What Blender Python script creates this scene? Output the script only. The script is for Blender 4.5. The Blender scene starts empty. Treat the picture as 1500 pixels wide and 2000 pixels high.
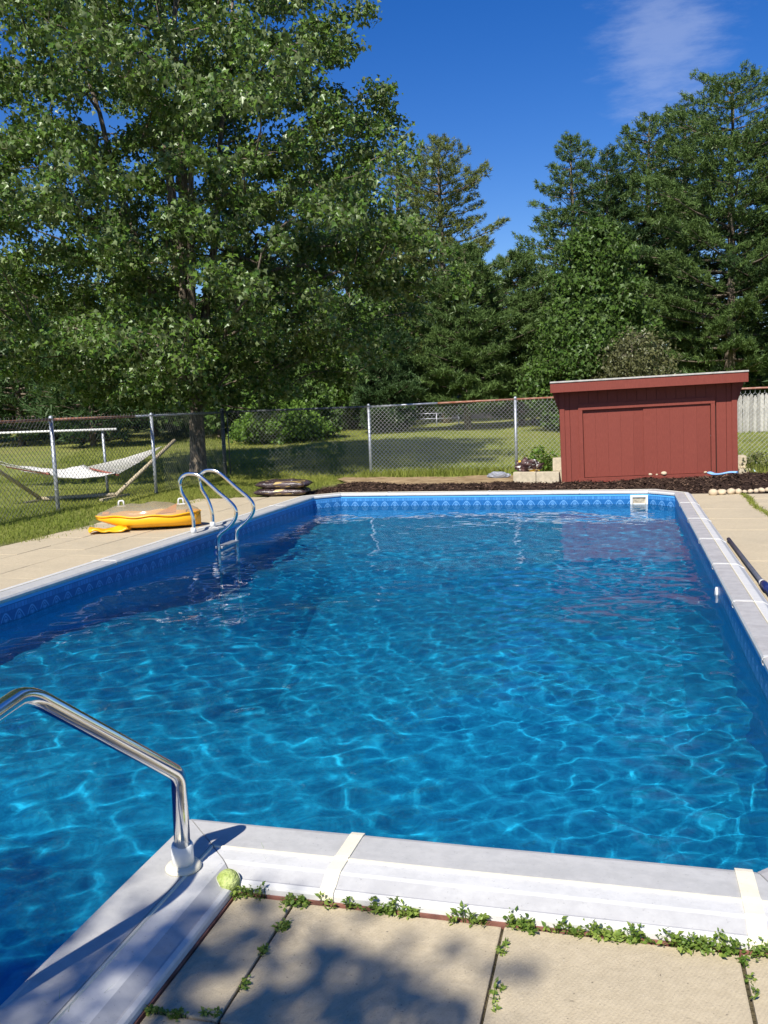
import bpy, bmesh, math, random
import numpy as np
from mathutils import Vector, Matrix
random.seed(7)
rng = np.random.default_rng(7)
scene = bpy.context.scene
C = scene.collection
R = math.radians

# ------------------------------------------------------------------ camera
H = 1.46                                  # metres above the paved deck
YAW, PITCH, ROLL, FPX = R(15.18), R(6.905), R(-2.129), 1729.0
def cam_basis():
    F = Vector((-math.sin(YAW)*math.cos(PITCH), math.cos(YAW)*math.cos(PITCH), -math.sin(PITCH)))
    r = Vector((math.cos(YAW), math.sin(YAW), 0)); u = r.cross(F)
    c, s = math.cos(ROLL), math.sin(ROLL)
    return c*r + s*u, -s*r + c*u, F
CR, CU, CF = cam_basis()
cam_data = bpy.data.cameras.new('camera')
cam = bpy.data.objects.new('camera', cam_data); C.objects.link(cam)
M4 = Matrix((CR, CU, -CF)).transposed().to_4x4(); M4.translation = (0, 0, H)
cam.matrix_world = M4
cam_data.sensor_fit = 'HORIZONTAL'; cam_data.sensor_width = 36.0
cam_data.lens = 36.0*FPX/1500.0
cam_data.clip_start = 0.05; cam_data.clip_end = 3000
scene.camera = cam

# ------------------------------------------------------------------ sky and sun
SUN_EL, SUN_AZ = 46.5, 9.0                # shadows run along +Y, turned SUN_AZ degrees to +X
sun_dir = Vector((math.sin(R(SUN_AZ))*math.cos(R(SUN_EL)), math.cos(R(SUN_AZ))*math.cos(R(SUN_EL)), -math.sin(R(SUN_EL))))
world = bpy.data.worlds.new('World'); scene.world = world; world.use_nodes = True
nt = world.node_tree; nt.nodes.clear()
w_out = nt.nodes.new('ShaderNodeOutputWorld'); w_bg = nt.nodes.new('ShaderNodeBackground')
w_sky = nt.nodes.new('ShaderNodeTexSky'); w_sky.sky_type = 'NISHITA'; w_sky.sun_disc = False
w_sky.sun_elevation = R(SUN_EL); w_sky.sun_rotation = R(180 + SUN_AZ)
w_sky.air_density = 1.0; w_sky.dust_density = 0.25; w_sky.ozone_density = 3.2; w_sky.altitude = 100
w_bg.inputs['Strength'].default_value = 0.092
# one thin wisp of cloud high over the pines, mixed into the sky
tc = nt.nodes.new('ShaderNodeTexCoord')
def wmath(op, a, b=None):
    n = nt.nodes.new('ShaderNodeMath'); n.operation = op
    for i, v in enumerate((a, b)):
        if v is None: continue
        if hasattr(v, 'is_output'): nt.links.new(v, n.inputs[i])
        else: n.inputs[i].default_value = v
    return n.outputs[0]
def pix_dir(x, y): return (CF + CR*(x-750)/FPX + CU*(1000-y)/FPX).normalized()
cd = pix_dir(1297, 70)
cright = cd.cross(Vector((0, 0, 1))).normalized(); cup = cright.cross(cd)
def wdot(vec, sc):
    n = nt.nodes.new('ShaderNodeVectorMath'); n.operation = 'DOT_PRODUCT'
    nt.links.new(tc.outputs['Generated'], n.inputs[0]); n.inputs[1].default_value = vec
    return wmath('MULTIPLY', n.outputs['Value'], sc)
ca = wdot(cright, 1/0.058); cb = wdot(cup, 1/0.075)
rad = wmath('SQRT', wmath('ADD', wmath('MULTIPLY', ca, ca), wmath('MULTIPLY', cb, cb)))
mp = nt.nodes.new('ShaderNodeMapping'); mp.inputs['Scale'].default_value = (20, 24, 75); mp.inputs['Rotation'].default_value = (0.3, 0.4, 0)
nt.links.new(tc.outputs['Generated'], mp.inputs['Vector'])
nz = nt.nodes.new('ShaderNodeTexNoise'); nz.inputs['Scale'].default_value = 1.0; nz.inputs['Detail'].default_value = 9; nz.inputs['Roughness'].default_value = 0.62
nt.links.new(mp.outputs[0], nz.inputs['Vector'])
mask = nt.nodes.new('ShaderNodeMapRange'); mask.interpolation_type = 'SMOOTHSTEP'
nt.links.new(wmath('ADD', rad, wmath('MULTIPLY', wmath('SUBTRACT', nz.outputs['Fac'], 0.5), 1.7)), mask.inputs['Value'])
mask.inputs['From Min'].default_value = 1.25; mask.inputs['From Max'].default_value = 0.15
mask.inputs['To Min'].default_value = 0.0; mask.inputs['To Max'].default_value = 0.27
front = wmath('GREATER_THAN', wdot(cd, 1.0), 0.5)
mixc = nt.nodes.new('ShaderNodeMix'); mixc.data_type = 'RGBA'
nt.links.new(wmath('MULTIPLY', mask.outputs[0], front), mixc.inputs['Factor'])
hs = nt.nodes.new('ShaderNodeHueSaturation'); hs.inputs['Saturation'].default_value = 1.40; hs.inputs['Hue'].default_value = 0.518
nt.links.new(w_sky.outputs[0], hs.inputs['Color'])
nt.links.new(hs.outputs[0], mixc.inputs['A']); mixc.inputs['B'].default_value = (5.4, 6.0, 7.6, 1)
nt.links.new(mixc.outputs['Result'], w_bg.inputs['Color']); nt.links.new(w_bg.outputs[0], w_out.inputs['Surface'])

sun_data = bpy.data.lights.new('sun', 'SUN'); sun_data.energy = 5.0; sun_data.angle = R(0.53); sun_data.color = (1.0, 0.955, 0.88)
sun = bpy.data.objects.new('sun', sun_data); C.objects.link(sun)
sun.rotation_euler = sun_dir.to_track_quat('-Z', 'Y').to_euler(); sun.location = (-3, -20, 18)
sun_data.cycles.is_caustics_light = True

vs = scene.view_settings
vs.view_transform = 'Standard'; vs.look = 'None'; vs.exposure = 0.5; vs.gamma = 1.0; vs.use_curve_mapping = False
cy = scene.cycles
cy.use_denoising = True; cy.max_bounces = 10; cy.transmission_bounces = 8; cy.transparent_max_bounces = 24
cy.diffuse_bounces = 3; cy.glossy_bounces = 4; cy.caustics_reflective = False; cy.caustics_refractive = True
cy.sample_clamp_indirect = 6.0; cy.sample_clamp_direct = 0.0; cy.blur_glossy = 0.5
cy.use_adaptive_sampling = True; cy.adaptive_threshold = 0.012

# ------------------------------------------------------------------ helpers
def ray(x, y): return CF + CR*(x-750)/FPX + CU*(1000-y)/FPX
def at(x, y, z=0.0):                      # photo pixel -> point on the level plane z
    d = ray(x, y); t = (z-H)/d.z
    return Vector((d.x*t, d.y*t, z))
def atY(x, y, Y):                         # photo pixel -> point on the upright plane at depth Y
    d = ray(x, y); t = Y/d.y
    return Vector((d.x*t, Y, H + d.z*t))
def tag(o, label=None, cat=None, group=None, kind=None):
    if label: o['label'] = label
    if cat: o['category'] = cat
    if group: o['group'] = group
    if kind: o['kind'] = kind
    return o
def empty(name, loc=(0, 0, 0), rz=0.0):
    o = bpy.data.objects.new(name, None); C.objects.link(o)
    o.location = loc; o.rotation_euler = (0, 0, rz); o.empty_display_size = 0.1
    return o
def link_mesh(name, me, mats, parent=None):
    for m in (mats if isinstance(mats, (list, tuple)) else [mats]): me.materials.append(m)
    o = bpy.data.objects.new(name, me); C.objects.link(o)
    if parent: o.parent = parent
    return o
def obj(name, bm, mats, parent=None, smooth=False, loc=None):
    me = bpy.data.meshes.new(name); bm.normal_update(); bm.to_mesh(me); bm.free()
    if smooth: me.shade_smooth()
    o = link_mesh(name, me, mats, parent)
    if loc is not None: o.location = loc
    return o
def copy_tree(o, parent=None):
    c = o.copy(); C.objects.link(c); c.parent = parent
    for ch in o.children: copy_tree(ch, c)
    return c
def box(bm, x0, x1, y0, y1, z0, z1, bev=0.0, mat=0, M=None):
    vs_ = [bm.verts.new(p) for p in ((x0,y0,z0),(x1,y0,z0),(x1,y1,z0),(x0,y1,z0),(x0,y0,z1),(x1,y0,z1),(x1,y1,z1),(x0,y1,z1))]
    if M is not None:
        for v in vs_: v.co = M @ v.co
    fs = [bm.faces.new([vs_[i] for i in q]) for q in ((3,2,1,0),(4,5,6,7),(0,1,5,4),(1,2,6,5),(2,3,7,6),(3,0,4,7))]
    for f in fs: f.material_index = mat
    if bev > 0:
        es = list({e for f in fs for e in f.edges})
        bmesh.ops.bevel(bm, geom=es, offset=bev, segments=2, affect='EDGES', profile=0.6)
    return vs_
def tube(bm, pts, rad, n=10, caps=True, mat=0, closed=False):
    pts = [Vector(p) for p in pts]; m = len(pts)
    rads = rad if isinstance(rad, (list, tuple)) else [rad]*m
    rings = []; prev = None
    for i, p in enumerate(pts):
        a = pts[max(i-1, 0)]; b = pts[min(i+1, m-1)]
        if closed: a = pts[i-1]; b = pts[(i+1) % m]
        t = (b-a).normalized()
        if prev is None:
            ref = Vector((0, 0, 1)) if abs(t.z) < 0.9 else Vector((1, 0, 0))
            s = t.cross(ref).normalized()
        else:
            s = (prev - t*prev.dot(t)).normalized()
        prev = s; u = t.cross(s)
        rings.append([bm.verts.new(p + (s*math.cos(2*math.pi*k/n) + u*math.sin(2*math.pi*k/n))*rads[i]) for k in range(n)])
    rr = rings + ([rings[0]] if closed else [])
    for q, w in zip(rr[:-1], rr[1:]):
        for k in range(n):
            f = bm.faces.new((q[k], q[(k+1) % n], w[(k+1) % n], w[k])); f.smooth = True; f.material_index = mat
    if caps and not closed:
        f = bm.faces.new(rings[0][::-1]); f.material_index = mat
        f = bm.faces.new(rings[-1]); f.material_index = mat
    return rings
def smooth_path(pts, rad, n=8):           # a polyline with its corners rounded to radius rad
    pts = [Vector(p) for p in pts]; out = [pts[0]]
    for i in range(1, len(pts)-1):
        a, b, c = pts[i-1], pts[i], pts[i+1]
        r_ = rad[i-1] if isinstance(rad, (list, tuple)) else rad
        d1 = (a-b).normalized(); d2 = (c-b).normalized()
        ang = d1.angle(d2); d = min(r_/max(math.tan(ang/2), 1e-3), (a-b).length*0.49, (c-b).length*0.49)
        p1 = b + d1*d; p2 = b + d2*d
        for k in range(n+1):
            t = k/n; out.append(p1*(1-t)**2 + b*2*t*(1-t) + p2*t*t)
    out.append(pts[-1]); return out
def lathe(bm, prof, n=16, c=(0, 0, 0), mat=0):
    c = Vector(c); rings = []
    for r_, z in prof:
        rings.append([bm.verts.new(c + Vector((r_*math.cos(2*math.pi*k/n), r_*math.sin(2*math.pi*k/n), z))) for k in range(n)])
    for q, w in zip(rings[:-1], rings[1:]):
        for k in range(n):
            f = bm.faces.new((q[k], q[(k+1) % n], w[(k+1) % n], w[k])); f.smooth = True; f.material_index = mat
    bm.faces.new(rings[0][::-1]).material_index = mat; bm.faces.new(rings[-1]).material_index = mat
def np_mesh(name, co, faces, mats, parent=None, attr=None, smooth=False):
    """co (n,3), faces (m,k) numpy; attr: per-vertex float stored as 'rnd'."""
    me = bpy.data.meshes.new(name); co = np.asarray(co, np.float32); faces = np.asarray(faces, np.int32)
    k = faces.shape[1]; m = len(faces)
    me.vertices.add(len(co)); me.vertices.foreach_set('co', co.ravel())
    me.loops.add(m*k); me.loops.foreach_set('vertex_index', faces.ravel())
    me.polygons.add(m); me.polygons.foreach_set('loop_start', np.arange(0, m*k, k, dtype=np.int32))
    if smooth: me.polygons.foreach_set('use_smooth', np.ones(m, bool))
    me.update(calc_edges=True)
    if attr is not None:
        a = me.attributes.new('rnd', 'FLOAT', 'POINT'); a.data.foreach_set('value', np.asarray(attr, np.float32))
    return link_mesh(name, me, mats, parent)

# ------------------------------------------------------------------ materials
class Mat:
    def __init__(s, name):
        s.m = bpy.data.materials.new(name); s.m.use_nodes = True; s.t = s.m.node_tree
        s.b = s.t.nodes['Principled BSDF']; s.out = s.t.nodes['Material Output']; s._co = None
    def n(s, typ, **kw):
        nd = s.t.nodes.new('ShaderNode'+typ)
        for k, v in kw.items():
            if hasattr(nd, k) and k not in nd.inputs: setattr(nd, k, v)
        return nd
    def link(s, a, b): s.t.links.new(a, b)
    def setin(s, sock, v):
        if hasattr(v, 'is_output'): s.link(v, sock)
        elif isinstance(v, tuple) and len(v) == 3 and sock.type == 'RGBA': sock.default_value = (*v, 1)
        else: sock.default_value = v
    def co(s, kind='Object'):
        if s._co is None: s._co = s.n('TexCoord')
        return s._co.outputs[kind]
    def noise(s, scale, detail=4, rough=0.55, vec=None, stretch=None, w=None):
        nd = s.n('TexNoise'); nd.inputs['Scale'].default_value = scale; nd.inputs['Detail'].default_value = detail; nd.inputs['Roughness'].default_value = rough
        v = vec if vec is not None else s.co()
        if stretch:
            mp_ = s.n('Mapping'); mp_.inputs['Scale'].default_value = stretch; s.link(v, mp_.inputs[0]); v = mp_.outputs[0]
        s.link(v, nd.inputs['Vector']); return nd.outputs['Fac']
    def math(s, op, a, b=0.0, clamp=False):
        nd = s.n('Math'); nd.operation = op; nd.use_clamp = clamp
        s.setin(nd.inputs[0], a); s.setin(nd.inputs[1], b); return nd.outputs[0]
    def ramp(s, v, lo, hi, a=0.0, b=1.0, smooth=True):
        nd = s.n('MapRange'); nd.interpolation_type = 'SMOOTHSTEP' if smooth else 'LINEAR'
        s.setin(nd.inputs['Value'], v)
        for k, q in (('From Min', lo), ('From Max', hi), ('To Min', a), ('To Max', b)): nd.inputs[k].default_value = q
        return nd.outputs[0]
    def mix(s, f, a, b):
        nd = s.n('Mix'); nd.data_type = 'RGBA'; s.setin(nd.inputs['Factor'], f)
        s.setin(nd.inputs['A'], a); s.setin(nd.inputs['B'], b); return nd.outputs['Result']
    def bump(s, h, strength=0.3, dist=0.01):
        nd = s.n('Bump'); nd.inputs['Strength'].default_value = strength; nd.inputs['Distance'].default_value = dist
        s.link(h, nd.inputs['Height']); s.link(nd.outputs[0], s.b.inputs['Normal']); return nd
    def set(s, color=None, rough=None, metal=None, spec=None, **kw):
        if color is not None: s.setin(s.b.inputs['Base Color'], color)
        if rough is not None: s.setin(s.b.inputs['Roughness'], rough)
        if metal is not None: s.setin(s.b.inputs['Metallic'], metal)
        if spec is not None: s.setin(s.b.inputs['Specular IOR Level'], spec)
        for k, v in kw.items(): s.setin(s.b.inputs[k.replace('_', ' ')], v)
        return s
    def rnd(s):
        nd = s.n('ObjectInfo'); return nd.outputs['Random']
    def attr(s, name):
        nd = s.n('Attribute'); nd.attribute_name = name; return nd.outputs['Fac']
    def xyz(s, v=None):
        nd = s.n('SeparateXYZ'); s.link(v if v is not None else s.co(), nd.inputs[0]); return nd.outputs
def plain(name, col, rough=0.6, metal=0.0, var=0.15, scale=8, bump=0.0, spec=0.4):
    m = Mat(name); f = m.noise(scale, 5, 0.6)
    m.set(color=m.mix(m.ramp(f, .3, .7), tuple(c*(1-var) for c in col), tuple(min(1, c*(1+var)) for c in col)), rough=rough, metal=metal, spec=spec)
    if bump: m.bump(m.noise(scale*6, 4), bump, 0.005)
    return m.m
# ------------------------------------------------------------------ swimming pool
WZ, CZ = -0.14, 0.062
OUT = [(-1.445,2.63),(0.38,2.63),(0.73,2.98),(0.73,13.21),(0.38,13.56),(-4.39,13.56),(-4.74,13.21),(-4.74,2.98),(-4.39,2.63),(-3.9,2.63),(-3.9,1.2),(-1.445,1.2)]
OUT = [Vector((x, y, 0)) for x, y in OUT]; NO = len(OUT)
def inside(x, y, grow=0.0):
    c = 0.38 - grow
    main = (x > -4.74-grow) & (x < 0.73+grow) & (y > 2.63-grow) & (y < 13.56+grow)
    cut = ((0.73+grow-x)+(13.56+grow-y) < 0.35+0.6*grow*0) | ((x+4.74+grow)+(13.56+grow-y) < 0.35) | ((0.73+grow-x)+(y-2.63+grow) < 0.35) | ((x+4.74+grow)+(y-2.63+grow) < 0.35)
    bay = (x > -3.9-grow) & (x < -1.445+grow) & (y > 1.2-grow) & (y <= 2.64)
    return (main & ~cut) | bay
def depth(x, y):                           # pool bottom below the deck
    a = np.clip((y-6.0)/4.0, 0, 1); b = np.clip((12.6-y)/2.2, 0.0, 1)
    d = 1.12 + 1.25*(a*a*(3-2*a))*np.clip(0.35+0.65*b, 0, 1)
    return -d

mliner = Mat('liner_floor')                # blue vinyl with a fine mottled print
p_ = mliner.co()
mot = mliner.noise(38, 3, 0.6); mot2 = mliner.noise(9, 3, 0.5)
base = mliner.mix(mliner.ramp(mot, .38, .62), (0.006, 0.250, 0.435), (0.015, 0.380, 0.585))
mliner.set(color=mliner.mix(mliner.ramp(mot2, .35, .7, 0, .35), base, (0.007, 0.26, 0.47)), rough=0.5, spec=0.3)

mwall = Mat('liner_wall')                  # same vinyl with the printed border below the coping
uv = mwall.n('UVMap'); us = mwall.xyz(uv.outputs[0])
U, V = us[0], us[1]
def tri(m, v, per):                         # 0..1 distance from the cell centre
    return m.math('MULTIPLY', m.math('ABSOLUTE', m.math('SUBTRACT', m.math('FRACT', m.math('DIVIDE', v, per)), 0.5)), 2.0)
ax = tri(mwall, U, 0.165)
def arch_line(sx, top, w):
    f = mwall.math('DIVIDE', ax, sx)
    yv = mwall.math('MULTIPLY', mwall.math('SUBTRACT', 1.0, mwall.math('POWER', f, 1.8)), 0.105)
    d = mwall.math('ABSOLUTE', mwall.math('SUBTRACT', mwall.math('SUBTRACT', V, top), yv))
    ln = mwall.math('SUBTRACT', 1.0, mwall.math('DIVIDE', d, w), clamp=True)
    return mwall.math('MULTIPLY', ln, mwall.math('LESS_THAN', f, 1.0))
l1 = arch_line(0.95, -0.185, 0.013); l2 = arch_line(0.55, -0.205, 0.008)
leaf = mwall.math('MULTIPLY', mwall.math('LESS_THAN', ax, 0.2), mwall.math('LESS_THAN', mwall.math('ABSOLUTE', mwall.math('SUBTRACT', V, -0.15)), 0.028))
inband = mwall.math('MULTIPLY', mwall.math('GREATER_THAN', V, -0.19), mwall.math('LESS_THAN', V, -0.07))
lines = mwall.math('MULTIPLY', mwall.math('MAXIMUM', mwall.math('MAXIMUM', l1, l2), mwall.math('MULTIPLY', leaf, .6)), inband)
sq = mwall.math('MULTIPLY', mwall.math('LESS_THAN', tri(mwall, U, 0.0413), 0.86), mwall.math('LESS_THAN', mwall.math('ABSOLUTE', mwall.math('SUBTRACT', V, -0.042)), 0.021))
sqn = mwall.n('TexWhiteNoise'); sqn.noise_dimensions = '1D'
mwall.link(mwall.math('FLOOR', mwall.math('DIVIDE', U, 0.0413)), sqn.inputs['W'])
border = mwall.mix(mwall.noise(30, 3), (0.010, 0.095, 0.29), (0.022, 0.16, 0.41))
border = mwall.mix(mwall.math('MULTIPLY', sq, mwall.math('ADD', .25, mwall.math('MULTIPLY', sqn.outputs[0], .35))), border, (0.12, 0.40, 0.80))
border = mwall.mix(mwall.math('MULTIPLY', lines, .75), border, (0.22, 0.50, 0.82))
wl = mwall.noise(38, 3)
low = mwall.mix(mwall.ramp(wl, .38, .62), (0.010, 0.27, 0.56), (0.03, 0.40, 0.74))
isb = mwall.math('GREATER_THAN', V, -0.215)
wallc = mwall.mix(isb, low, border)
mwall.set(color=mwall.mix(mwall.math('GREATER_THAN', V, -0.014), wallc, (0.10, 0.42, 0.80)), rough=0.35, spec=0.4)

def weathered(name, col, dark, amt):
    m = Mat(name)
    a = m.noise(3.0, 6, .65, stretch=(1, 3, 1)); b_ = m.noise(26, 5, .7); c_ = m.noise(110, 3, .6)
    f = m.math('ADD', m.math('MULTIPLY', a, .6), m.math('MULTIPLY', b_, .4))
    colr = m.mix(m.ramp(f, .36, .64, 0, amt), col, dark)
    gr_ = m.noise(1.1, 6, .75); colr = m.mix(m.ramp(gr_, .55, .75, 0, .5), colr, tuple(x*.72*y for x, y in zip(dark, (1.0, .96, .88))))
    speck = m.ramp(c_, .64, .72, 0, .5)
    m.set(color=m.mix(speck, colr, tuple(x*.55 for x in dark)), rough=m.ramp(a, .3, .7, .38, .6), spec=.4)
    m.bump(b_, .12, .002)
    return m.m
m_cop_grey = weathered('coping_grey', (0.485, 0.475, 0.445), (0.385, 0.38, 0.36), .9)
m_cop_side = weathered('coping_side_grey', (0.46, 0.445, 0.42), (0.33, 0.315, 0.30), .9)
m_cop_white = weathered('coping_white', (0.62, 0.61, 0.575), (0.50, 0.495, 0.47), .85)
m_cop_slope = weathered('coping_slope', (0.46, 0.455, 0.44), (0.365, 0.36, 0.355), .9)
m_cream = weathered('cream_vinyl', (0.78, 0.72, 0.55), (0.66, 0.60, 0.45), .6)
m_rust = plain('rusty_track', (0.20, 0.085, 0.06), .8, 0, .5, 14, .4)
m_step = plain('step_vinyl', (0.012, 0.19, 0.46), .45, 0, .2, 12)
m_white = plain('white_plastic', (0.76, 0.75, 0.71), .4, 0, .06, 10)

pool = empty('swimming_pool', (-2.0, 8.0, 0))
tag(pool, 'rectangular in-ground swimming pool with blue printed liner and white coping', 'pool')
def P(o): o.parent = pool; o.matrix_parent_inverse = Matrix.Translation((2.0, -8.0, 0)); return o

def mitre(i):
    a, b, c = OUT[i-1], OUT[i], OUT[(i+1) % NO]
    d1 = (b-a).normalized(); d2 = (c-b).normalized()
    n1 = Vector((d1.y, -d1.x, 0)); n2 = Vector((d2.y, -d2.x, 0))
    m = (n1+n2).normalized(); return m / max(m.dot(n1), .3)
MI = [mitre(i) for i in range(NO)]
PROF = [(-.004,.012),(-.016,.022),(-.018,.042),(-.008,.058),(.010,CZ),(.148,CZ),(.150,CZ-.005),(.153,CZ-.005),(.155,CZ+.003),(.162,CZ+.003),(.164,CZ-.002),(.226,CZ-.003),(.240,CZ-.007),(.280,.034),(.286,.034),(.298,.028),(.302,.020),(.302,.004)]
PMAT = [1,1,1,0,0,0,0,3,3,3,1,1,2,2,1,1,1]
def cop_w(i, t):                           # the right-hand run is narrower
    return {1: 1-.24*t, 2: .76, 3: .76+.24*t}.get(i, 1.0)
def coping_piece(i, t0, t1):
    a, b = OUT[i], OUT[(i+1) % NO]; j = (i+1) % NO
    L = (b-a).length; d = (b-a).normalized(); n = Vector((d.y, -d.x, 0))
    bm = bmesh.new(); K = max(2, int((t1-t0)*L/0.5)+1); rings = []
    for k in range(K+1):
        t = t0+(t1-t0)*k/K
        ma = MI[i] if t <= 1e-6 else (MI[j] if t >= 1-1e-6 else n)
        g = 0.0
        if k == 0: g = .0025
        if k == K: g = -.0025
        p = a.lerp(b, t) + d*g
        wob = .0 if k in (0, K) else random.uniform(-.0012, .0012)
        sc_ = cop_w(i, t); rings.append([bm.verts.new(p + ma*(u*sc_) + Vector((0, 0, z+wob))) for u, z in PROF])
    for q, w in zip(rings[:-1], rings[1:]):
        for s in range(len(PROF)-1):
            f = bm.faces.new((q[s], q[s+1], w[s+1], w[s])); f.material_index = PMAT[s]
    bm.faces.new(rings[0][::-1]).material_index = 2; bm.faces.new(rings[-1]).material_index = 2
    # rusty track under the outer lip
    q0 = a.lerp(b, t0); q1 = a.lerp(b, t1)
    m0 = MI[i] if t0 <= 1e-6 else n; m1 = MI[j] if t1 >= 1-1e-6 else n
    w0, w1 = cop_w(i, t0), cop_w(i, t1); vv = [q0+m0*.27*w0, q1+m1*.27*w1, q1+m1*.3075*w1, q0+m0*.3075*w0]
    lo = [bm.verts.new(v+Vector((0, 0, -.03))) for v in vv]; hi = [bm.verts.new(v+Vector((0, 0, .0035))) for v in vv]
    for f in ([hi[0],hi[1],hi[2],hi[3]], [lo[3],hi[3],hi[2],lo[2]]):
        bm.faces.new(f).material_index = 4
    bmesh.ops.recalc_face_normals(bm, faces=bm.faces[:])
    return P(obj('coping', bm, [m_cop_side if i in (1, 2, 3) else m_cop_grey, m_cop_white, m_cop_slope, m_cream, m_rust]))
JT = {0: [(-0.845+1.445)/1.825], 2: [.06, .19, .32, .455, .585, .73, .88], 4: [.21, .5, .84], 6: [.12, .34, .56, .78]}
for i in range(NO):
    ts = [0.0]+JT.get(i, [])+[1.0]
    for t0, t1 in zip(ts[:-1], ts[1:]): coping_piece(i, t0, t1)
def joint_clip(i, t, w, mat, th=.004, skew=0.0):
    a, b = OUT[i], OUT[(i+1) % NO]; d = (b-a).normalized(); n = Vector((d.y, -d.x, 0)); p = a.lerp(b, t)
    bm = bmesh.new(); prof = [q for q in PROF]; A, B = [], []
    for u, z in prof:
        u = u*cop_w(i, t); uo = u + (th if u > .29*cop_w(i, t) else (-th if u < 0 else 0)); sk = d*(skew*(u/.3))
        A.append(bm.verts.new(p - d*w/2 + sk + n*uo + Vector((0, 0, z+th)))); B.append(bm.verts.new(p + d*w/2 + sk + n*uo + Vector((0, 0, z+th))))
    for s in range(len(prof)-1): bm.faces.new((A[s], A[s+1], B[s+1], B[s]))
    A2 = [bm.verts.new(v.co - Vector((0, 0, th*1.5))) for v in A]; B2 = [bm.verts.new(v.co - Vector((0, 0, th*1.5))) for v in B]
    for s in range(len(prof)-1):
        bm.faces.new((A2[s], A2[s+1], A[s+1], A[s])); bm.faces.new((B[s], B[s+1], B2[s+1], B2[s]))
    bmesh.ops.recalc_face_normals(bm, faces=bm.faces[:])
    return P(obj('joint_clip', bm, mat))
joint_clip(0, JT[0][0], .045, m_cream, .005, -.008)
joint_clip(0, .978, .05, m_cream, .005)
for t in JT[2]: joint_clip(2, t, .028, m_cop_white, .005)
for t in JT[4]: joint_clip(4, t, .022, m_cop_white, .004)
for t in JT[6]: joint_clip(6, t, .026, m_cop_white, .004)

# liner walls, one per side, with UV = metres along / height
def liner_side(i):
    a, b = OUT[i], OUT[(i+1) % NO]; L = (b-a).length
    bm = bmesh.new(); uvl = bm.loops.layers.uv.new('UVMap')
    K = max(1, int(L/.5)); zs = [.05, -.02, -.14, -.4, -1.0, -2.6]
    g = [[bm.verts.new(a.lerp(b, k/K)+Vector((0, 0, z))) for k in range(K+1)] for z in zs]
    for r_ in range(len(zs)-1):
        for k in range(K):
            f = bm.faces.new((g[r_][k+1], g[r_][k], g[r_+1][k], g[r_+1][k+1]))
            for l in f.loops:
                q = l.vert.co; l[uvl].uv = ((q-a).xy.length, q.z)
    o = P(obj('liner_wall', bm, mwall.m)); o.cycles.is_caustics_receiver = True
    return o
for i in range(NO): liner_side(i)
# liner floor
xs = np.arange(-4.85, 0.9, .12); ys = np.arange(2.5, 13.75, .12)
gx, gy = np.meshgrid(xs, ys); gz = depth(gx, gy)
nx, ny = len(xs), len(ys)
idx = np.arange(nx*ny).reshape(ny, nx)
fq = np.stack([idx[:-1,:-1], idx[:-1,1:], idx[1:,1:], idx[1:,:-1]], -1).reshape(-1, 4)
fl = P(np_mesh('liner_floor', np.stack([gx, gy, gz], -1).reshape(-1, 3), fq, mliner.m, smooth=True)); fl.cycles.is_caustics_receiver = True
# entry steps in the bay
for k, (ya, yb, zt) in enumerate(((1.15, 1.62, -.40), (1.62, 1.97, -.64), (1.97, 2.30, -.88), (2.30, 2.70, -1.08))):
    bm = bmesh.new(); box(bm, -3.95, -1.40, ya, yb+.03, -2.0, zt, .03)
    o = P(obj('entry_step', bm, m_step)); o.cycles.is_caustics_receiver = True
# skimmer mouth on the far right chamfer / end wall
sk = empty('skimmer_mount')
bpy.data.objects.remove(sk)
skc = atY(1297, 985, 13.54)
bm = bmesh.new()
w_, h_, t_ = .125, .115, .032
for (x0, x1, z0, z1) in ((-w_, w_, h_-t_, h_), (-w_, w_, -h_, -h_+t_), (-w_, -w_+t_, -h_+t_, h_-t_), (w_-t_, w_, -h_+t_, h_-t_)):
    box(bm, x0, x1, -.02, .012, z0, z1, .004)
skx = 0.24
skf = P(obj('skimmer_frame', bm, m_white)); skf.location = (skx, 13.545, -.12)
bm = bmesh.new(); box(bm, -w_+t_, w_-t_, .0, .006, -h_+t_, h_-t_)
m_throat = plain('skimmer_throat', (0.42, 0.36, 0.26), .7, 0, .4, 20)
so = obj('throat', bm, m_throat, skf)
bm = bmesh.new(); box(bm, -w_+t_+.01, w_-t_-.01, -.006, -.001, -.06, -.005)
obj('weir_flap', bm, m_white, skf)
# return fitting on the right wall
bm = bmesh.new(); lathe(bm, [(.0,.0),(.045,.0),(.045,.012),(.028,.02),(.02,.014),(.0,.012)], 16)
rf = P(obj('return_fitting', bm, m_white)); rf.rotation_euler = (0, R(-90), 0); rf.location = (.728, 7.35, -.12)

# ------------------------------------------------------------------ water
step = 0.028
xs = np.arange(-4.76, 0.76, step); ys = np.arange(1.18, 13.60, step)
gx, gy = np.meshgrid(xs, ys)
zw = np.zeros_like(gx)
wr = np.random.default_rng(11)
def waves(n, lmin, lmax, curv, dir0=None, spread=math.pi):
    out = np.zeros_like(gx)
    for _ in range(n):
        lam = lmin*(lmax/lmin)**wr.random(); k = 2*math.pi/lam
        th = wr.random()*2*math.pi if dir0 is None else dir0 + wr.normal()*spread
        a = curv/(k*k)/math.sqrt(n)
        # slow warp keeps the crests from running dead straight
        ph = 0.55*np.sin(gx*1.1*wr.random()+gy*.9*wr.random()+wr.random()*6)*min(1.0, lam*2.5)
        out += a*np.sin(k*(gx*math.cos(th)+gy*math.sin(th))+wr.random()*6.28+ph)
    return out
calm = waves(40, .115, .38, 1.65)
long_ = waves(10, .8, 2.2, .16)
fine = waves(22, .085, .17, 2.4, math.radians(-50), .5)
chop = waves(22, .09, .22, 3.0)
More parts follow.
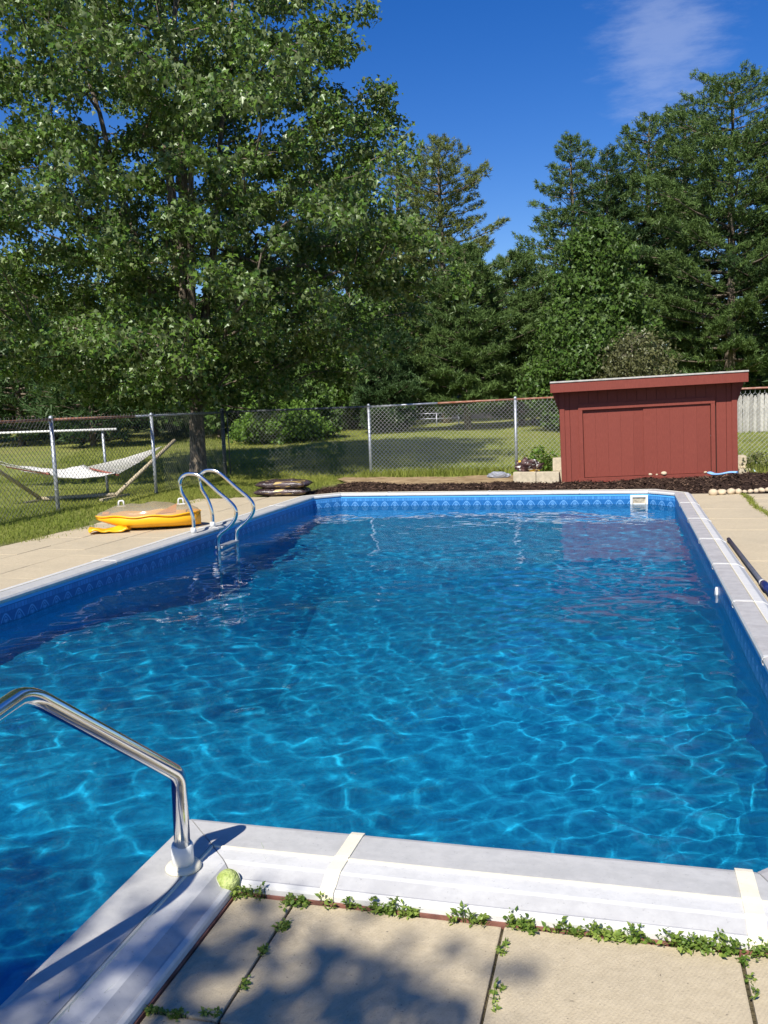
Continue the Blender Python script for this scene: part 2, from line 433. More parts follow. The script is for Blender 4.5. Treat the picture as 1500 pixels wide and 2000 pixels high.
jx = np.exp(-(((gx-.45)/1.1)**2+((gy-3.9)/1.5)**2))        # churned by the return jet
far_ = np.clip((gy-6.5)/4, 0, 1)
ripple = waves(26, .085, .17, 2.4, math.radians(82), .45)
zw = calm*(1-.25*jx)*(1-.55*far_) + ripple*(.06+.16*far_) + long_*(1-.4*far_) + fine*(.22+1.0*jx) + chop*(.14+.02*far_+.9*np.exp(-(((gx-.5)/.5)**2+((gy-3.3)/.5)**2)))
zw *= np.clip((13.7-gy)/.4, .4, 1)
keep = inside(gx, gy, .02)
idx = np.arange(gx.size).reshape(gx.shape)
kc = keep[:-1,:-1] & keep[:-1,1:] & keep[1:,1:] & keep[1:,:-1]
fq = np.stack([idx[:-1,:-1], idx[:-1,1:], idx[1:,1:], idx[1:,:-1]], -1)[kc]
used = np.unique(fq); remap = -np.ones(gx.size, int); remap[used] = np.arange(len(used))
cow = np.stack([gx, gy, WZ+zw], -1).reshape(-1, 3)[used]
mwater = Mat('pool_water')
mwater.set(color=(0.72, 0.955, 0.985), rough=0.0, IOR=1.333, Transmission_Weight=1.0)
wt = mwater.n('BsdfTransparent'); wt.inputs[0].default_value = (0.80, 0.97, 0.99, 1)
wm = mwater.n('MixShader'); wm.inputs[0].default_value = .28
mwater.link(mwater.b.outputs[0], wm.inputs[1]); mwater.link(wt.outputs[0], wm.inputs[2]); mwater.link(wm.outputs[0], mwater.out.inputs[0])
water = np_mesh('water', cow, remap[fq], mwater.m, smooth=True)
tag(water, 'clear rippling blue water filling the swimming pool', 'water', kind='structure')
water.cycles.is_caustics_caster = True
# ------------------------------------------------------------------ ground
def ground_h(x, y):
    far = np.clip(y-19.5, 0, 200)
    h = 0.017*np.minimum(far, 40) + 0.004*np.clip(far-40, 0, 200)
    h = h - 0.006*np.clip(x-2, 0, 20)*np.clip((y-20)/20, 0, 1)
    bumps = .02*np.sin(x*1.3+y*.7)+.015*np.sin(y*1.9-x*.6)+.01*np.sin(x*3.1+1)*np.sin(y*2.7)
    lawn = np.clip((np.maximum(-7.2-x, y-16.2))/1.0, 0, 1)
    return h - .035 + .020*np.clip((13.3-y)/.3, 0, 1)*(y > -3) + lawn*(.03+bumps)
gxl = np.unique(np.round(np.concatenate([np.arange(-5.3, 1.31, .1), np.arange(-16, -5.3, .35), np.arange(1.31, 8, .35), np.linspace(8, 60, 30), np.linspace(-60, -16, 26), np.array([-700,-400,-200,-120,-90,90,120,200,400,700])]), 3))
gyl = np.unique(np.round(np.concatenate([np.arange(0.7, 14.2, .1), np.arange(-8, .7, .4), np.arange(14.2, 30, .35), np.linspace(30, 75, 40), np.array([-300,-150,-80,-40,-20,-12,90,120,180,300,500,900])]), 3))
GX, GY = np.meshgrid(gxl, gyl)
GZ = ground_h(GX, GY)
idx = np.arange(GX.size).reshape(GX.shape)
fq = np.stack([idx[:-1,:-1], idx[:-1,1:], idx[1:,1:], idx[1:,:-1]], -1)
cxm = (GX[:-1,:-1]+GX[1:,1:])/2; cym = (GY[:-1,:-1]+GY[1:,1:])/2
fq = fq[~inside(cxm, cym, .12)]
mg = Mat('lawn_soil')
big = mg.noise(.22, 5, .6); med = mg.noise(1.6, 5, .65); fin = mg.noise(14, 5, .7); blad = mg.noise(60, 3, .7)
gcol = mg.mix(mg.ramp(med, .3, .7), (0.17, 0.205, 0.040), (0.28, 0.29, 0.075))
gcol = mg.mix(mg.ramp(big, .42, .72, 0, .65), gcol, (0.28, 0.24, 0.085))
gcol = mg.mix(mg.ramp(fin, .35, .75, 0, .55), gcol, (0.10, 0.13, 0.028))
gy_ = mg.xyz(); soil = mg.math('MULTIPLY', mg.ramp(gy_[0], -7.4, -6.7), mg.ramp(gy_[1], 16.4, 15.6))
gcol = mg.mix(soil, gcol, mg.mix(mg.ramp(fin, .35, .65), (0.05, 0.045, 0.025), (0.13, 0.105, 0.06)))
mg.set(color=gcol, rough=.9, spec=.15); mg.bump(mg.math('ADD', fin, mg.math('MULTIPLY', blad, .6)), .7, .04)
ground = np_mesh('ground', np.stack([GX, GY, GZ], -1).reshape(-1, 3), fq, mg.m, smooth=True)
tag(ground, 'uneven sunlit lawn ground around the pool and meadow', 'ground', kind='structure')

# ------------------------------------------------------------------ paved deck of single concrete slabs
mc = Mat('concrete_slab')
mc._geo = mc.n('NewGeometry'); mc.co = lambda kind='Object': mc._geo.outputs['Position']   # grain runs on from slab to slab
rn = mc.rnd(); v1 = mc.noise(2.2, 6, .65); v2 = mc.noise(30, 5, .7); v3 = mc.noise(170, 3, .65); st = mc.noise(3.0, 5, .6)
oi = mc.n('ObjectInfo'); loc = oi.outputs['Location']
cc = mc.mix(mc.ramp(v2, .3, .7), (0.455, 0.375, 0.245), (0.54, 0.45, 0.30))
cc = mc.mix(mc.ramp(v1, .4, .75, 0, .45), cc, (0.37, 0.31, 0.21))
cc = mc.mix(mc.ramp(rn, 0, 1, 0, .28, False), cc, (0.40, 0.345, 0.24))
cc = mc.mix(mc.ramp(v3, .60, .72, 0, .55), cc, (0.23, 0.19, 0.14))
cc = mc.mix(mc.ramp(mc.noise(95, 2, .5), .70, .76, 0, .7), cc, (0.10, 0.085, 0.065))
cc = mc.mix(mc.ramp(mc.noise(120, 2, .5), .28, .22, 0, .4), cc, (0.60, 0.54, 0.43))
broom = mc.n('TexWave'); broom.wave_type = 'BANDS'; broom.bands_direction = 'X'
broom.inputs['Scale'].default_value = 30; broom.inputs['Distortion'].default_value = 3.0; broom.inputs['Detail'].default_value = 3
broom.inputs['Detail Scale'].default_value = 3
mpb = mc.n('Mapping'); mpb.inputs['Rotation'].default_value = (0, 0, .45); mc.link(mc.co(), mpb.inputs[0]); mc.link(mpb.outputs[0], broom.inputs['Vector'])
cc = mc.mix(mc.math('MULTIPLY', broom.outputs['Fac'], .09), cc, (0.30, 0.255, 0.19))
stn = mc.noise(1.7, 6, .72); cc = mc.mix(mc.ramp(stn, .60, .72, 0, .55), cc, (0.20, 0.165, 0.12))
spl = mc.noise(5.5, 5, .6, stretch=(.5, 1.4, 1)); cc = mc.mix(mc.ramp(spl, .69, .74, 0, .7), cc, (0.13, 0.105, 0.075))
mc.set(color=cc, rough=.85, spec=.2)
mc.bump(mc.math('ADD', mc.math('MULTIPLY', broom.outputs['Fac'], .28), mc.math('ADD', v2, mc.math('MULTIPLY', v3, .8))), .5, .004)
deck = empty('pool_deck', (0, 1.5, 0)); tag(deck, 'concrete slab paving laid around the swimming pool', 'paving', kind='structure')
slab_cache = {}
def slab(x0, x1, y0, y1, zj=None):
    g = .0035
    w, d = round(x1-x0-2*g, 3), round(y1-y0-2*g, 3)
    if w < .05 or d < .05: return
    if (w, d) not in slab_cache:
        bm = bmesh.new(); box(bm, -w/2, w/2, -d/2, d/2, -.06, 0, .006)
        o = obj('slab', bm, mc.m, deck); slab_cache[(w, d)] = o.data
    else:
        o = bpy.data.objects.new('slab', slab_cache[(w, d)]); C.objects.link(o); o.parent = deck
    o.location = ((x0+x1)/2, (y0+y1)/2-1.5, random.uniform(-.005, 0) if zj is None else zj)
    o.rotation_euler = (random.uniform(-.004, .004), random.uniform(-.004, .004), 0)
    return o
def poly_slab(pts, z=-.002):               # cut slab with slanted sides
    bm = bmesh.new(); c = sum((Vector((*p, 0)) for p in pts), Vector())/len(pts)
    hi = [bm.verts.new(Vector((*p, 0))-c) for p in pts]; lo = [bm.verts.new(Vector((*p, -.06))-c) for p in pts]
    bm.faces.new(hi); n = len(pts)
    for k in range(n): bm.faces.new((lo[k], lo[(k+1) % n], hi[(k+1) % n], hi[k]))
    o = obj('slab', bm, mc.m, deck); o.location = (c.x, c.y-1.5, z); return o
xj = [-.95+.622*k for k in range(0, 8)]
NE = 2.63-.3095
rows = [(NE, 1.79)] + [(1.79-.62*k, 1.17-.62*k) for k in range(0, 7)]
for ri, (ya, yb) in enumerate(rows):
    off = 0 if ri == 0 else .0
    cols = [(-1.138, -.95)] + list(zip(xj[:-1], xj[1:]))
    if ri >= 2: cols = [(-.95-.622*(k+1), -.95-.622*k) for k in range(5)] + cols[1:]
    for xa, xb in cols:
        if ri == 0 and xa > .25 and xb < 1.2:
            poly_slab([(xa+.006, yb+.006), (xb-.006, yb+.006), (xb-.006, NE+min(.25, max(0, xb-.50))), (max(xa+.01, .50), NE), (xa+.006, NE-.006)]); continue
        slab(xa, xb, yb, ya)
# right-hand walk
for k in range(0, 5):
    xa = .975 + .0 if k == 0 else 1.66+.62*(k-1)
    xb = 1.655 if k == 0 else xa+.61
    y = 2.62
    while y < 13.3:
        d = .61 if k else .92
        slab(xa, xb, y, min(y+d, 13.75 if k == 0 else 13.55)); y += d
# left-hand walk and far left corner
for k in range(3):
    xb = -5.055-.01 if k == 0 else -5.72-.61*(k-1); xa = -5.72 if k == 0 else xb-.61
    y = 2.0
    while y < 13.4:
        d = (1.22, .92, .61)[k]
        slab(xa, xb, y, min(y+d, 13.7)); y += d
poly_slab([(-5.70, 13.71), (-5.07, 13.71), (-4.75, 13.90), (-5.2, 14.1), (-5.65, 14.0)])

# ------------------------------------------------------------------ sandy strip and bark mulch bed
def sheet(name, fn, x0, x1, y0, y1, step_, mask_fn, mats):
    xs_ = np.arange(x0, x1, step_); ys_ = np.arange(y0, y1, step_); gx_, gy_ = np.meshgrid(xs_, ys_); gz_ = fn(gx_, gy_)
    id_ = np.arange(gx_.size).reshape(gx_.shape); f_ = np.stack([id_[:-1,:-1], id_[:-1,1:], id_[1:,1:], id_[1:,:-1]], -1)
    kk = mask_fn((gx_[:-1,:-1]+gx_[1:,1:])/2, (gy_[:-1,:-1]+gy_[1:,1:])/2)
    return np_mesh(name, np.stack([gx_, gy_, gz_], -1).reshape(-1, 3), f_[kk], mats, smooth=True)
def nz2(x, y, s=1.0, seed=0):
    r_ = np.random.default_rng(seed); o = 0
    for k in range(9):
        f = s*(1.6**k); a = r_.random()*6.28; o = o + np.sin(f*(x*math.cos(a)+y*math.sin(a))+r_.random()*6.28)/(1.35**k)
    return o/3
def bed_back(x): return np.where(x < -1.9, 16.0-.18*(x+5), 15.5+.0*x) + .12*np.sin(x*2.3)+.07*np.sin(x*5.1)
def mulch_h(x, y):
    m = .05 + .025*nz2(x, y, 6, 3) + .016*nz2(x, y, 22, 5)
    mound = .16*np.exp(-(((x-1.9)/.9)**2+((y-14.75)/.55)**2)) + .05*np.exp(-(((x-.2)/2.0)**2+((y-15.4)/.4)**2))
    edge = np.clip(np.minimum(y-13.86, bed_back(x)-y)/.25, 0, 1)
    return -.03 + edge*(m+mound) + .02*(1-edge)
m_mul = Mat('bark_mulch')
a_ = m_mul.noise(9, 5, .7); b2 = m_mul.noise(55, 5, .75, stretch=(1, 1.8, 1)); c2 = m_mul.noise(160, 3, .7)
mm = m_mul.mix(m_mul.ramp(b2, .35, .68), (0.030, 0.018, 0.013), (0.115, 0.070, 0.050))
mm = m_mul.mix(m_mul.ramp(c2, .62, .72, 0, .6), mm, (0.17, 0.115, 0.08))
m_mul.set(color=m_mul.mix(m_mul.ramp(a_, .35, .7, 0, .4), mm, (0.06, 0.035, 0.026)), rough=.95, spec=.1); m_mul.bump(m_mul.math('ADD', b2, c2), 1.0, .03)
def mulch_mask(x, y): return (y < bed_back(x)) & (y > 13.80+np.where(x > .95, -.02-.05*np.sin(x*3)-.24*np.clip((x-.9)/.5, 0, 1)*(x < 6), 0)) & (x > -5.15+.18*np.sin(y*3)) & ~inside(x, y, .29) 
mulch = sheet('mulch_bed', mulch_h, -5.4, 4.2, 13.4, 16.9, .05, mulch_mask, m_mul.m)
tag(mulch, 'dark brown bark mulch bed along the far pool edge', 'mulch', kind='structure')
# loose bark chips
n = 15000
px_ = rng.uniform(-5.1, 3.6, n); py_ = rng.uniform(13.5, 16.6, n)
k = mulch_mask(px_, py_); px_, py_ = px_[k], py_[k]; n = len(px_); pz_ = mulch_h(px_, py_)
ln = rng.uniform(.012, .045, n); wd = rng.uniform(.004, .012, n); th = rng.uniform(0, 6.28, n); til = rng.uniform(-.5, .5, n)
d1 = np.stack([np.cos(th)*np.cos(til), np.sin(th)*np.cos(til), np.sin(til)], -1); d2 = np.stack([-np.sin(th), np.cos(th), rng.uniform(-.5, .5, n)], -1)
cen = np.stack([px_, py_, pz_+rng.uniform(.0, .02, n)], -1)
vv = np.stack([cen-d1*ln[:,None]-d2*wd[:,None], cen+d1*ln[:,None]-d2*wd[:,None]*.6, cen+d1*ln[:,None]*.8+d2*wd[:,None], cen-d1*ln[:,None]*.9+d2*wd[:,None]], 1)
m_chip = Mat('bark_chips'); m_chip.set(color=m_chip.mix(m_chip.attr('rnd'), (0.025, 0.015, 0.011), (0.16, 0.10, 0.065)), rough=.95, spec=.1)
chips = np_mesh('bark_chips', vv.reshape(-1, 3), np.arange(n*4).reshape(n, 4), m_chip.m, attr=np.repeat(rng.random(n)**2.2, 4))
tag(chips, 'loose shredded bark chips scattered over the mulch bed', 'mulch', kind='stuff')
m_sand = Mat('sandy_soil')
s1 = m_sand.noise(5, 6, .7, stretch=(.6, 1.6, 1)); s2 = m_sand.noise(40, 4, .7)
m_sand.set(color=m_sand.mix(m_sand.ramp(s1, .35, .65), (0.20, 0.135, 0.07), m_sand.mix(s2, (0.34, 0.245, 0.135), (0.46, 0.34, 0.19))), rough=.95, spec=.1); m_sand.bump(s2, .6, .02)
sand = sheet('sandy_strip', lambda x, y: -.012+.012*nz2(x, y, 5, 9)+.035*np.clip((y-15.6)/1.0, 0, 1), -5.6, -1.0, 15.3, 17.6, .07,
             lambda x, y: (y > bed_back(x)-.15) & (y < 17.05+.12*np.sin(x*2.1)+.08*np.sin(x*6.3)) & (x > -5.3+.2*np.sin(y*4)), m_sand.m)
tag(sand, 'bare sandy strip of soil between mulch bed and wire fence', 'soil', kind='structure')

# ------------------------------------------------------------------ grass
m_gr = Mat('grass_blades')
gc = m_gr.mix(m_gr.attr('rnd'), (0.14, 0.20, 0.030), (0.38, 0.385, 0.095))
m_gr.t.nodes.remove(m_gr.b)
gd = m_gr.n('BsdfDiffuse'); gt = m_gr.n('BsdfTranslucent'); gm = m_gr.n('MixShader'); gm.inputs[0].default_value = .35
m_gr.link(gc, gd.inputs[0]); m_gr.link(gc, gt.inputs[0]); m_gr.link(gd.outputs[0], gm.inputs[1]); m_gr.link(gt.outputs[0], gm.inputs[2]); m_gr.link(gm.outputs[0], m_gr.out.inputs[0])
def blades(name, x, y, hgt, wid, label, lean=.5, z=None, simple=False):
    n = len(x); th = rng.uniform(0, 6.28, n); z = ground_h(x, y) if z is None else z
    base = np.stack([x, y, z-.005], -1); side = np.stack([np.cos(th), np.sin(th), np.zeros(n)], -1)*(wid*rng.uniform(.6, 1.3, n))[:,None]
    la = rng.uniform(0, 6.28, n); lr = rng.uniform(.1, lean, n)
    h_ = hgt*rng.uniform(.5, 1.3, n)
    top = base + np.stack([np.cos(la)*lr*h_, np.sin(la)*lr*h_, h_*np.sqrt(1-.5*lr**2)], -1)
    mid = base*.5+top*.5 + np.stack([np.zeros(n), np.zeros(n), .12*h_], -1)
    v = np.stack([base-side, base+side, mid+side*.7, top, mid-side*.7], 1).reshape(-1, 3)
    f = np.arange(n*5).reshape(n, 5)
    if simple:
        v = np.stack([base-side, base+side, top], 1).reshape(-1, 3); f = np.arange(n*3).reshape(n, 3)
    patch = .5+.25*np.sin(x*.8+2*np.sin(y*.5))+.25*np.sin(y*1.3+x*.4)
    o = np_mesh(name, v, f, m_gr.m, attr=np.repeat(np.clip(.55*rng.random(n)+.45*patch, 0, 1), 3 if simple else 5))
    tag(o, label, 'grass', kind='stuff'); return o
n = 38000
x = rng.uniform(-9.5, -6.6, n); y = rng.uniform(7.5, 17.8, n)
k = (x < -6.95+.18*np.sin(y*2.1)+.15*np.sin(y*5.7)-.0*y + np.clip((y-11.5)*.18, 0, .9)+ (rng.random(n) < .05)*.5)
blades('lawn_grass', x[k], y[k], .055*np.ones(k.sum()), .004, 'short lawn grass between left paving and wire fence', .9)
n = 22000
x = rng.uniform(-8.3, -5.1, n); y = rng.uniform(13.6, 17.5, n); k = (x < -5.3-.3*rng.random(n)) & ~((x > -6.95) & (y < 13.75)); 
blades('corner_grass', x[k], y[k], .05*np.ones(k.sum()), .004, 'patchy grass behind the mulch bags at the fence corner', .9)
n = 110000
y = 17.2 + (rng.random(n)**1.7)*24; x = rng.uniform(-1, 1, n)*(6+y*.36) - 1.5 - (y-17)*.12
k = (y > 17.15) & ~((x > -5.3) & (y < 17.25))
blades('meadow_grass', x[k], y[k], .10*np.ones(k.sum())+.0*y[k], .009, 'mown meadow grass stretching beyond the wire fence', .8, simple=True)
n = 26000
x = rng.uniform(-16, -8.35, n); y = rng.uniform(8.5, 19, n)
blades('hammock_lawn_grass', x, y, .06*np.ones(n), .006, 'grass under the hammock beyond the left fence', .9, simple=True)
n = 2600
x = rng.uniform(-5.2, -1.2, n); y = 17.45+rng.normal(0, .18, n)
blades('fence_foot_grass', x, y, .17*np.ones(n), .006, 'longer unmown grass along the foot of the back fence', .7)
n = 5200
x = rng.uniform(2.0, 5.2, n); y = rng.uniform(14.6, 17.5, n); blades('rough_grass', x, y, .28*np.ones(n), .008, 'tall rough grass growing to the right of the red shed', .6)
# grass growing in the joint of the right-hand walk
y = rng.uniform(9.6, 13.5, 2600); x = 1.66+rng.normal(0, .018, 2600)+.05*np.sin(y*3)*rng.random(2600)
blades('joint_grass', x, y, .05*np.ones(2600), .005, 'strip of grass in the joint of the right-hand walk', 1.0, z=-.02*np.ones(2600))
# ------------------------------------------------------------------ shared object materials
m_steel = Mat('polished_steel'); m_steel.set(color=(0.74, 0.735, 0.72), metal=1.0, rough=m_steel.ramp(m_steel.noise(6, 3), .3, .7, .09, .18))
m_galv = Mat('galvanised'); gv = m_galv.noise(22, 4, .6); m_galv.set(color=m_galv.mix(m_galv.ramp(gv, .35, .65), (0.30, 0.32, 0.345), (0.44, 0.46, 0.49)), rough=.45, metal=.55)
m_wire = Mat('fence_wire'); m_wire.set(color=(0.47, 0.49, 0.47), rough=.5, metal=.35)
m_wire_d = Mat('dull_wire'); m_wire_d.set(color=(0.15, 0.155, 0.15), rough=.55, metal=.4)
m_postd = plain('dark_post', (0.09, 0.10, 0.105), .5, .4, .2, 20)
m_rustr = Mat('rusty_rail'); rr_ = m_rustr.noise(9, 5, .7, stretch=(1, 1, 4)); m_rustr.set(color=m_rustr.mix(m_rustr.ramp(rr_, .35, .68), (0.25, 0.085, 0.045), (0.42, 0.26, 0.19)), rough=.8, metal=.1)
m_yellow = plain('yellow_vinyl', (0.86, 0.42, 0.012), .32, 0, .06, 3)
m_orange = plain('orange_vinyl', (0.80, 0.27, 0.02), .35, 0, .08, 6)

# ------------------------------------------------------------------ entry handrail
hr = empty('handrail', (-1.31, 2.33, CZ)); tag(hr, 'polished steel stair handrail bolted to the white coping corner', 'handrail')
def HP(o): o.parent = hr; o.matrix_parent_inverse = Matrix.Translation((1.31, -2.33, -CZ)); return o
c0 = Vector((-1.315, 2.325, CZ)); c1 = atY(349, 1512, 2.30); c2 = atY(52, 1352, 1.84); c3 = atY(-75, 1440, 1.52); c4 = Vector((-1.545, 1.42, CZ))
bm = bmesh.new(); tube(bm, smooth_path([c0, c1, c2, c3, c4], [.075, .16, .12], 14), .0245, 20); HP(obj('rail', bm, m_steel.m))
bm = bmesh.new(); lathe(bm, [(.027,.0),(.034,.0),(.034,.075),(.030,.082),(.0255,.082)], 20, c0); HP(obj('collar', bm, m_white))
bm = bmesh.new(); lathe(bm, [(.035,.0),(.054,.0),(.056,.006),(.050,.014),(.036,.018)], 22, c0); HP(obj('base_flange', bm, m_cream))
bm = bmesh.new(); lathe(bm, [(.027,.0),(.034,.0),(.034,.075),(.030,.082),(.0255,.082)], 20, c4); HP(obj('collar', bm, m_white))

# ------------------------------------------------------------------ pool ladder
LY = 9.25
la = empty('pool_ladder', (-4.83, LY+.25, CZ)); tag(la, 'stainless steel pool ladder with two looped rails at the left edge', 'ladder')
def LP(o): o.parent = la; o.matrix_parent_inverse = Matrix.Translation((4.83, -LY-.25, -CZ)); return o
pp = [atY(a, b, LY) for a, b in ((378,1036),(377,1012),(368,985),(355,962),(351,942),(358,929),(372,925),(392,931),(425,960),(452,983),(461,998),(459,1014),(447,1030),(432,1042),(426,1054),(427,1075))]
pp[0].z = CZ
pp.append(Vector((pp[-1].x, LY, -1.15)))
def catmull(P_, sub=5):
    out = []
    for i in range(len(P_)-1):
        a, b, c, d = P_[max(i-1, 0)], P_[i], P_[i+1], P_[min(i+2, len(P_)-1)]
        for k in range(sub):
            t = k/sub; out.append(.5*((2*b)+(c-a)*t+(2*a-5*b+4*c-d)*t*t+(3*b-a-3*c+d)*t**3))
    out.append(P_[-1]); return out
for dy in (0, .50):
    q = [p+Vector((0, dy, 0)) for p in pp]
    bm = bmesh.new(); tube(bm, catmull(q[:-1], 5)+[q[-1]], .0215, 14); LP(obj('rail', bm, m_steel.m))
    bm = bmesh.new(); lathe(bm, [(.024,.0),(.034,.0),(.031,.06),(.0235,.066)], 16, q[0]); LP(obj('socket', bm, m_white))
    bm = bmesh.new(); bmesh.ops.create_uvsphere(bm, u_segments=10, v_segments=8, radius=.03, matrix=Matrix.Translation((q[-2].x-.035, q[-2].y, -.18))); LP(obj('bumper', bm, plain('blue_bumper', (.01, .03, .35), .4), smooth=True))
xt = pp[-1].x
for z in (-.105, -.40, -.70):
    bm = bmesh.new(); box(bm, xt-.05, xt+.045, LY+.018, LY+.482, z-.02, z+.012, .008); LP(obj('tread', bm, m_galv.m if z > -.2 else m_white))

# ------------------------------------------------------------------ chain link fence
FH = 1.43
def wire_mesh(name, A, B, h0, h1, mat, parent, w=.085, r_=.0030):
    A, B = Vector(A), Vector(B); L = (B-A).length; N = int(2*L/w); d = np.array((B-A).normalized())
    nseg = int(round((h1-h0)/(w/2))); zz = h0+(w/2)*np.arange(nseg+1)
    zz = np.append(zz, zz[-1]+.035)        # twisted ends stand up above the rail
    j = np.arange(N)[:, None]; kk = np.arange(nseg+2)[None, :]
    side = ((j+kk) % 2); off = j*(w/2)+side*(w/2)*1.04
    off[:, -1] = off[:, -2]
    nrm = np.array((-d[1], d[0], 0)); sag = .004*np.sin(off*3.1+zz[None, :]*2)+np.where(side == 1, .002, -.002)
    base = np.array(A)
    gzb = ground_h(base[0]+d[0]*off, base[1]+d[1]*off)*0
    pts = base[None, None]+off[..., None]*d+sag[..., None]*nrm; pts[..., 2] = zz[None, :]+gzb
    p, q = pts[:, :-1].reshape(-1, 3), pts[:, 1:].reshape(-1, 3)
    t = q-p; t /= np.linalg.norm(t, axis=1)[:, None]
    a1 = np.cross(t, nrm); a1 /= np.linalg.norm(a1, axis=1)[:, None]; a2 = np.cross(t, a1)
    ring = [(a1*math.cos(a)+a2*math.sin(a))*r_ for a in (0, 2.094, 4.189)]
    v = np.stack([p+ring[0], p+ring[1], p+ring[2], q+ring[0], q+ring[1], q+ring[2]], 1); m = len(p)
    b_ = (np.arange(m)*6)[:, None]
    f = np.stack([b_+np.array([0,1,4,3]), b_+np.array([1,2,5,4]), b_+np.array([2,0,3,5])], 1).reshape(-1, 4)
    o = np_mesh(name, v.reshape(-1, 3), f, mat, parent, smooth=True); o['kind'] = 'stuff'; return o
def fence(name, pts, label, posts, rails, meshes):
    f = empty(name); tag(f, label, 'fence')
    for (p, r_, h, m) in posts:
        bm = bmesh.new(); tube(bm, [(p[0], p[1], -.3), (p[0], p[1], h)], r_, 14); po = obj('post', bm, m, f)
        bm = bmesh.new(); lathe(bm, [(r_*1.12, -.02), (r_*1.15, .012), (r_*.8, .035), (.004, .045)], 12, (p[0], p[1], h)); obj('cap', bm, m, po)
        for zz_ in (.35, .72, 1.08):
            bm = bmesh.new(); tube(bm, [(p[0]+r_*1.05*math.cos(a), p[1]+r_*1.05*math.sin(a), zz_) for a in np.linspace(0, 2*math.pi, 13)[:-1]], .0028, 5, closed=True); obj('tie', bm, m_wire.m, po)
    for (a, b, m) in rails:
        bm = bmesh.new(); tube(bm, [a, b], .021, 12); obj('top_rail', bm, m, f)
    for (a, b, m) in meshes: wire_mesh('chain_link_mesh', a, b, .03, FH+.005, m, f)
    return f
FX = -8.3; FYc = 17.6
def bk(x): return 17.6+(x+8.3)*.03       # the back run drifts slightly away from the pool
# rail height follows the ground: the back run climbs a little to the right
fence('chain_link_fence', None, 'dark sagging chain link fence run beside the hammock lawn',
      [((FX, 6.4), .03, FH, m_galv.m), ((FX-.05, 9.1), .03, FH, m_galv.m), ((FX-.12, 11.82), .032, FH+.01, m_galv.m), ((FX+.12, 14.4), .03, FH, m_galv.m)],
      [((FX, 6.2, FH-.015), (FX-.05, 9.1, FH-.02), m_rustr.m), ((FX-.05, 9.1, FH-.02), (FX-.12, 11.82, FH-.01), m_rustr.m), ((FX-.12, 11.82, FH-.01), (FX+.08, 13.9, FH-.012), m_rustr.m), ((FX+.08, 13.9, FH-.012), (FX, FYc, FH-.01), m_galv.m)],
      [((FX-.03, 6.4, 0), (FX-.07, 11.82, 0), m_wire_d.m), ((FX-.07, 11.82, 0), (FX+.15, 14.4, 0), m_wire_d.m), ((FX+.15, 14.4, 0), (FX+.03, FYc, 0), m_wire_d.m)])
bp = [(-5.05, bk(-5.05)), (-2.06, bk(-2.06)+.15), (1.0, bk(1)), (4.1, bk(4.1))]
fence('chain_link_fence', None, 'bright silver chain link fence run between the dark corner post and red shed',
      [((FX, FYc), .042, FH+.04, m_postd)] + [((x_, y_), .03, FH+.02+.012*(x_+5), m_galv.m) for x_, y_ in bp],
      [((FX, FYc, FH), (-5.05, bp[0][1], FH), m_postd), ((-5.05, bp[0][1], FH), (-3.6, bk(-3.6), FH+.02), m_galv.m), ((-3.6, bk(-3.6), FH+.02), (-2.06, bp[1][1], FH+.04), m_rustr.m), ((-2.06, bp[1][1], FH+.04), (1.0, bp[2][1], FH+.07), m_rustr.m), ((1.0, bp[2][1], FH+.07), (4.1, bp[3][1], FH+.09), m_rustr.m)],
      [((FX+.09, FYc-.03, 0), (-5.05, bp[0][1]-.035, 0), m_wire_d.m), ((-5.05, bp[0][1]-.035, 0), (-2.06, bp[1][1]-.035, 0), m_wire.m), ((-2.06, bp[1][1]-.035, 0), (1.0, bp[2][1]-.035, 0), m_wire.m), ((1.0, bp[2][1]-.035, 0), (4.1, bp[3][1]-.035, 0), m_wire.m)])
tb = [o for o in C.objects if o.name == 'chain_link_fence.001'][0]
bm = bmesh.new(); tube(bm, [(FX+.13, FYc-.02, .02), (FX+.13, FYc-.02, FH)], .012, 8); obj('tension_bar', bm, m_postd, tb)

# ------------------------------------------------------------------ hammock on its stand, and a pipe frame behind it
m_wood = Mat('bare_wood'); wv = m_wood.noise(14, 4, .6, stretch=(1, 1, 6)); m_wood.set(color=m_wood.mix(wv, (0.36, 0.29, 0.18), (0.56, 0.47, 0.32)), rough=.8)
m_cloth = plain('white_cloth', (0.74, 0.72, 0.66), .9, 0, .08, 9)
m_rope = plain('white_rope', (0.66, 0.64, 0.58), .9, 0, .1, 9)
m_redwood = plain('red_spreader', (0.28, 0.09, 0.06), .7, 0, .2, 9)
hb = [at(80, 978), at(237, 972)]; hb[1].x -= .12
tl = atY(-75, 872, 11.9); tr = atY(341, 860, 15.5)
hs_ = empty('hammock_stand', (hb[0]+hb[1])/2); tag(hs_, 'bare wooden hammock stand with slanting arms behind the left fence', 'hammock stand')
def HS(o): o.parent = hs_; o.matrix_parent_inverse = Matrix.Translation(-(hb[0]+hb[1])/2); return o
for nm, a, b in (('arm', hb[0], tl), ('arm', hb[1], tr), ('base_bar', hb[0], hb[1])):
    bm = bmesh.new(); tube(bm, [Vector(a)+Vector((0, 0, .035)), Vector(b)+Vector((0, 0, .055 if nm == 'base_bar' else 0))], .036, 8); HS(obj(nm, bm, m_wood.m))
for q in hb:
    bm = bmesh.new(); box(bm, q.x-.03, q.x+.03, q.y-.45, q.y+.45, -.03, .03, .006); HS(obj('foot', bm, m_wood.m))
ctr = [atY(-68, 878, 11.95), atY(30, 910, 12.75), atY(75, 924, 13.15), atY(140, 930, 13.6), atY(196, 920, 14.15), atY(250, 905, 14.65), atY(316, 872, 15.35)]
cl = catmull(ctr, 6)
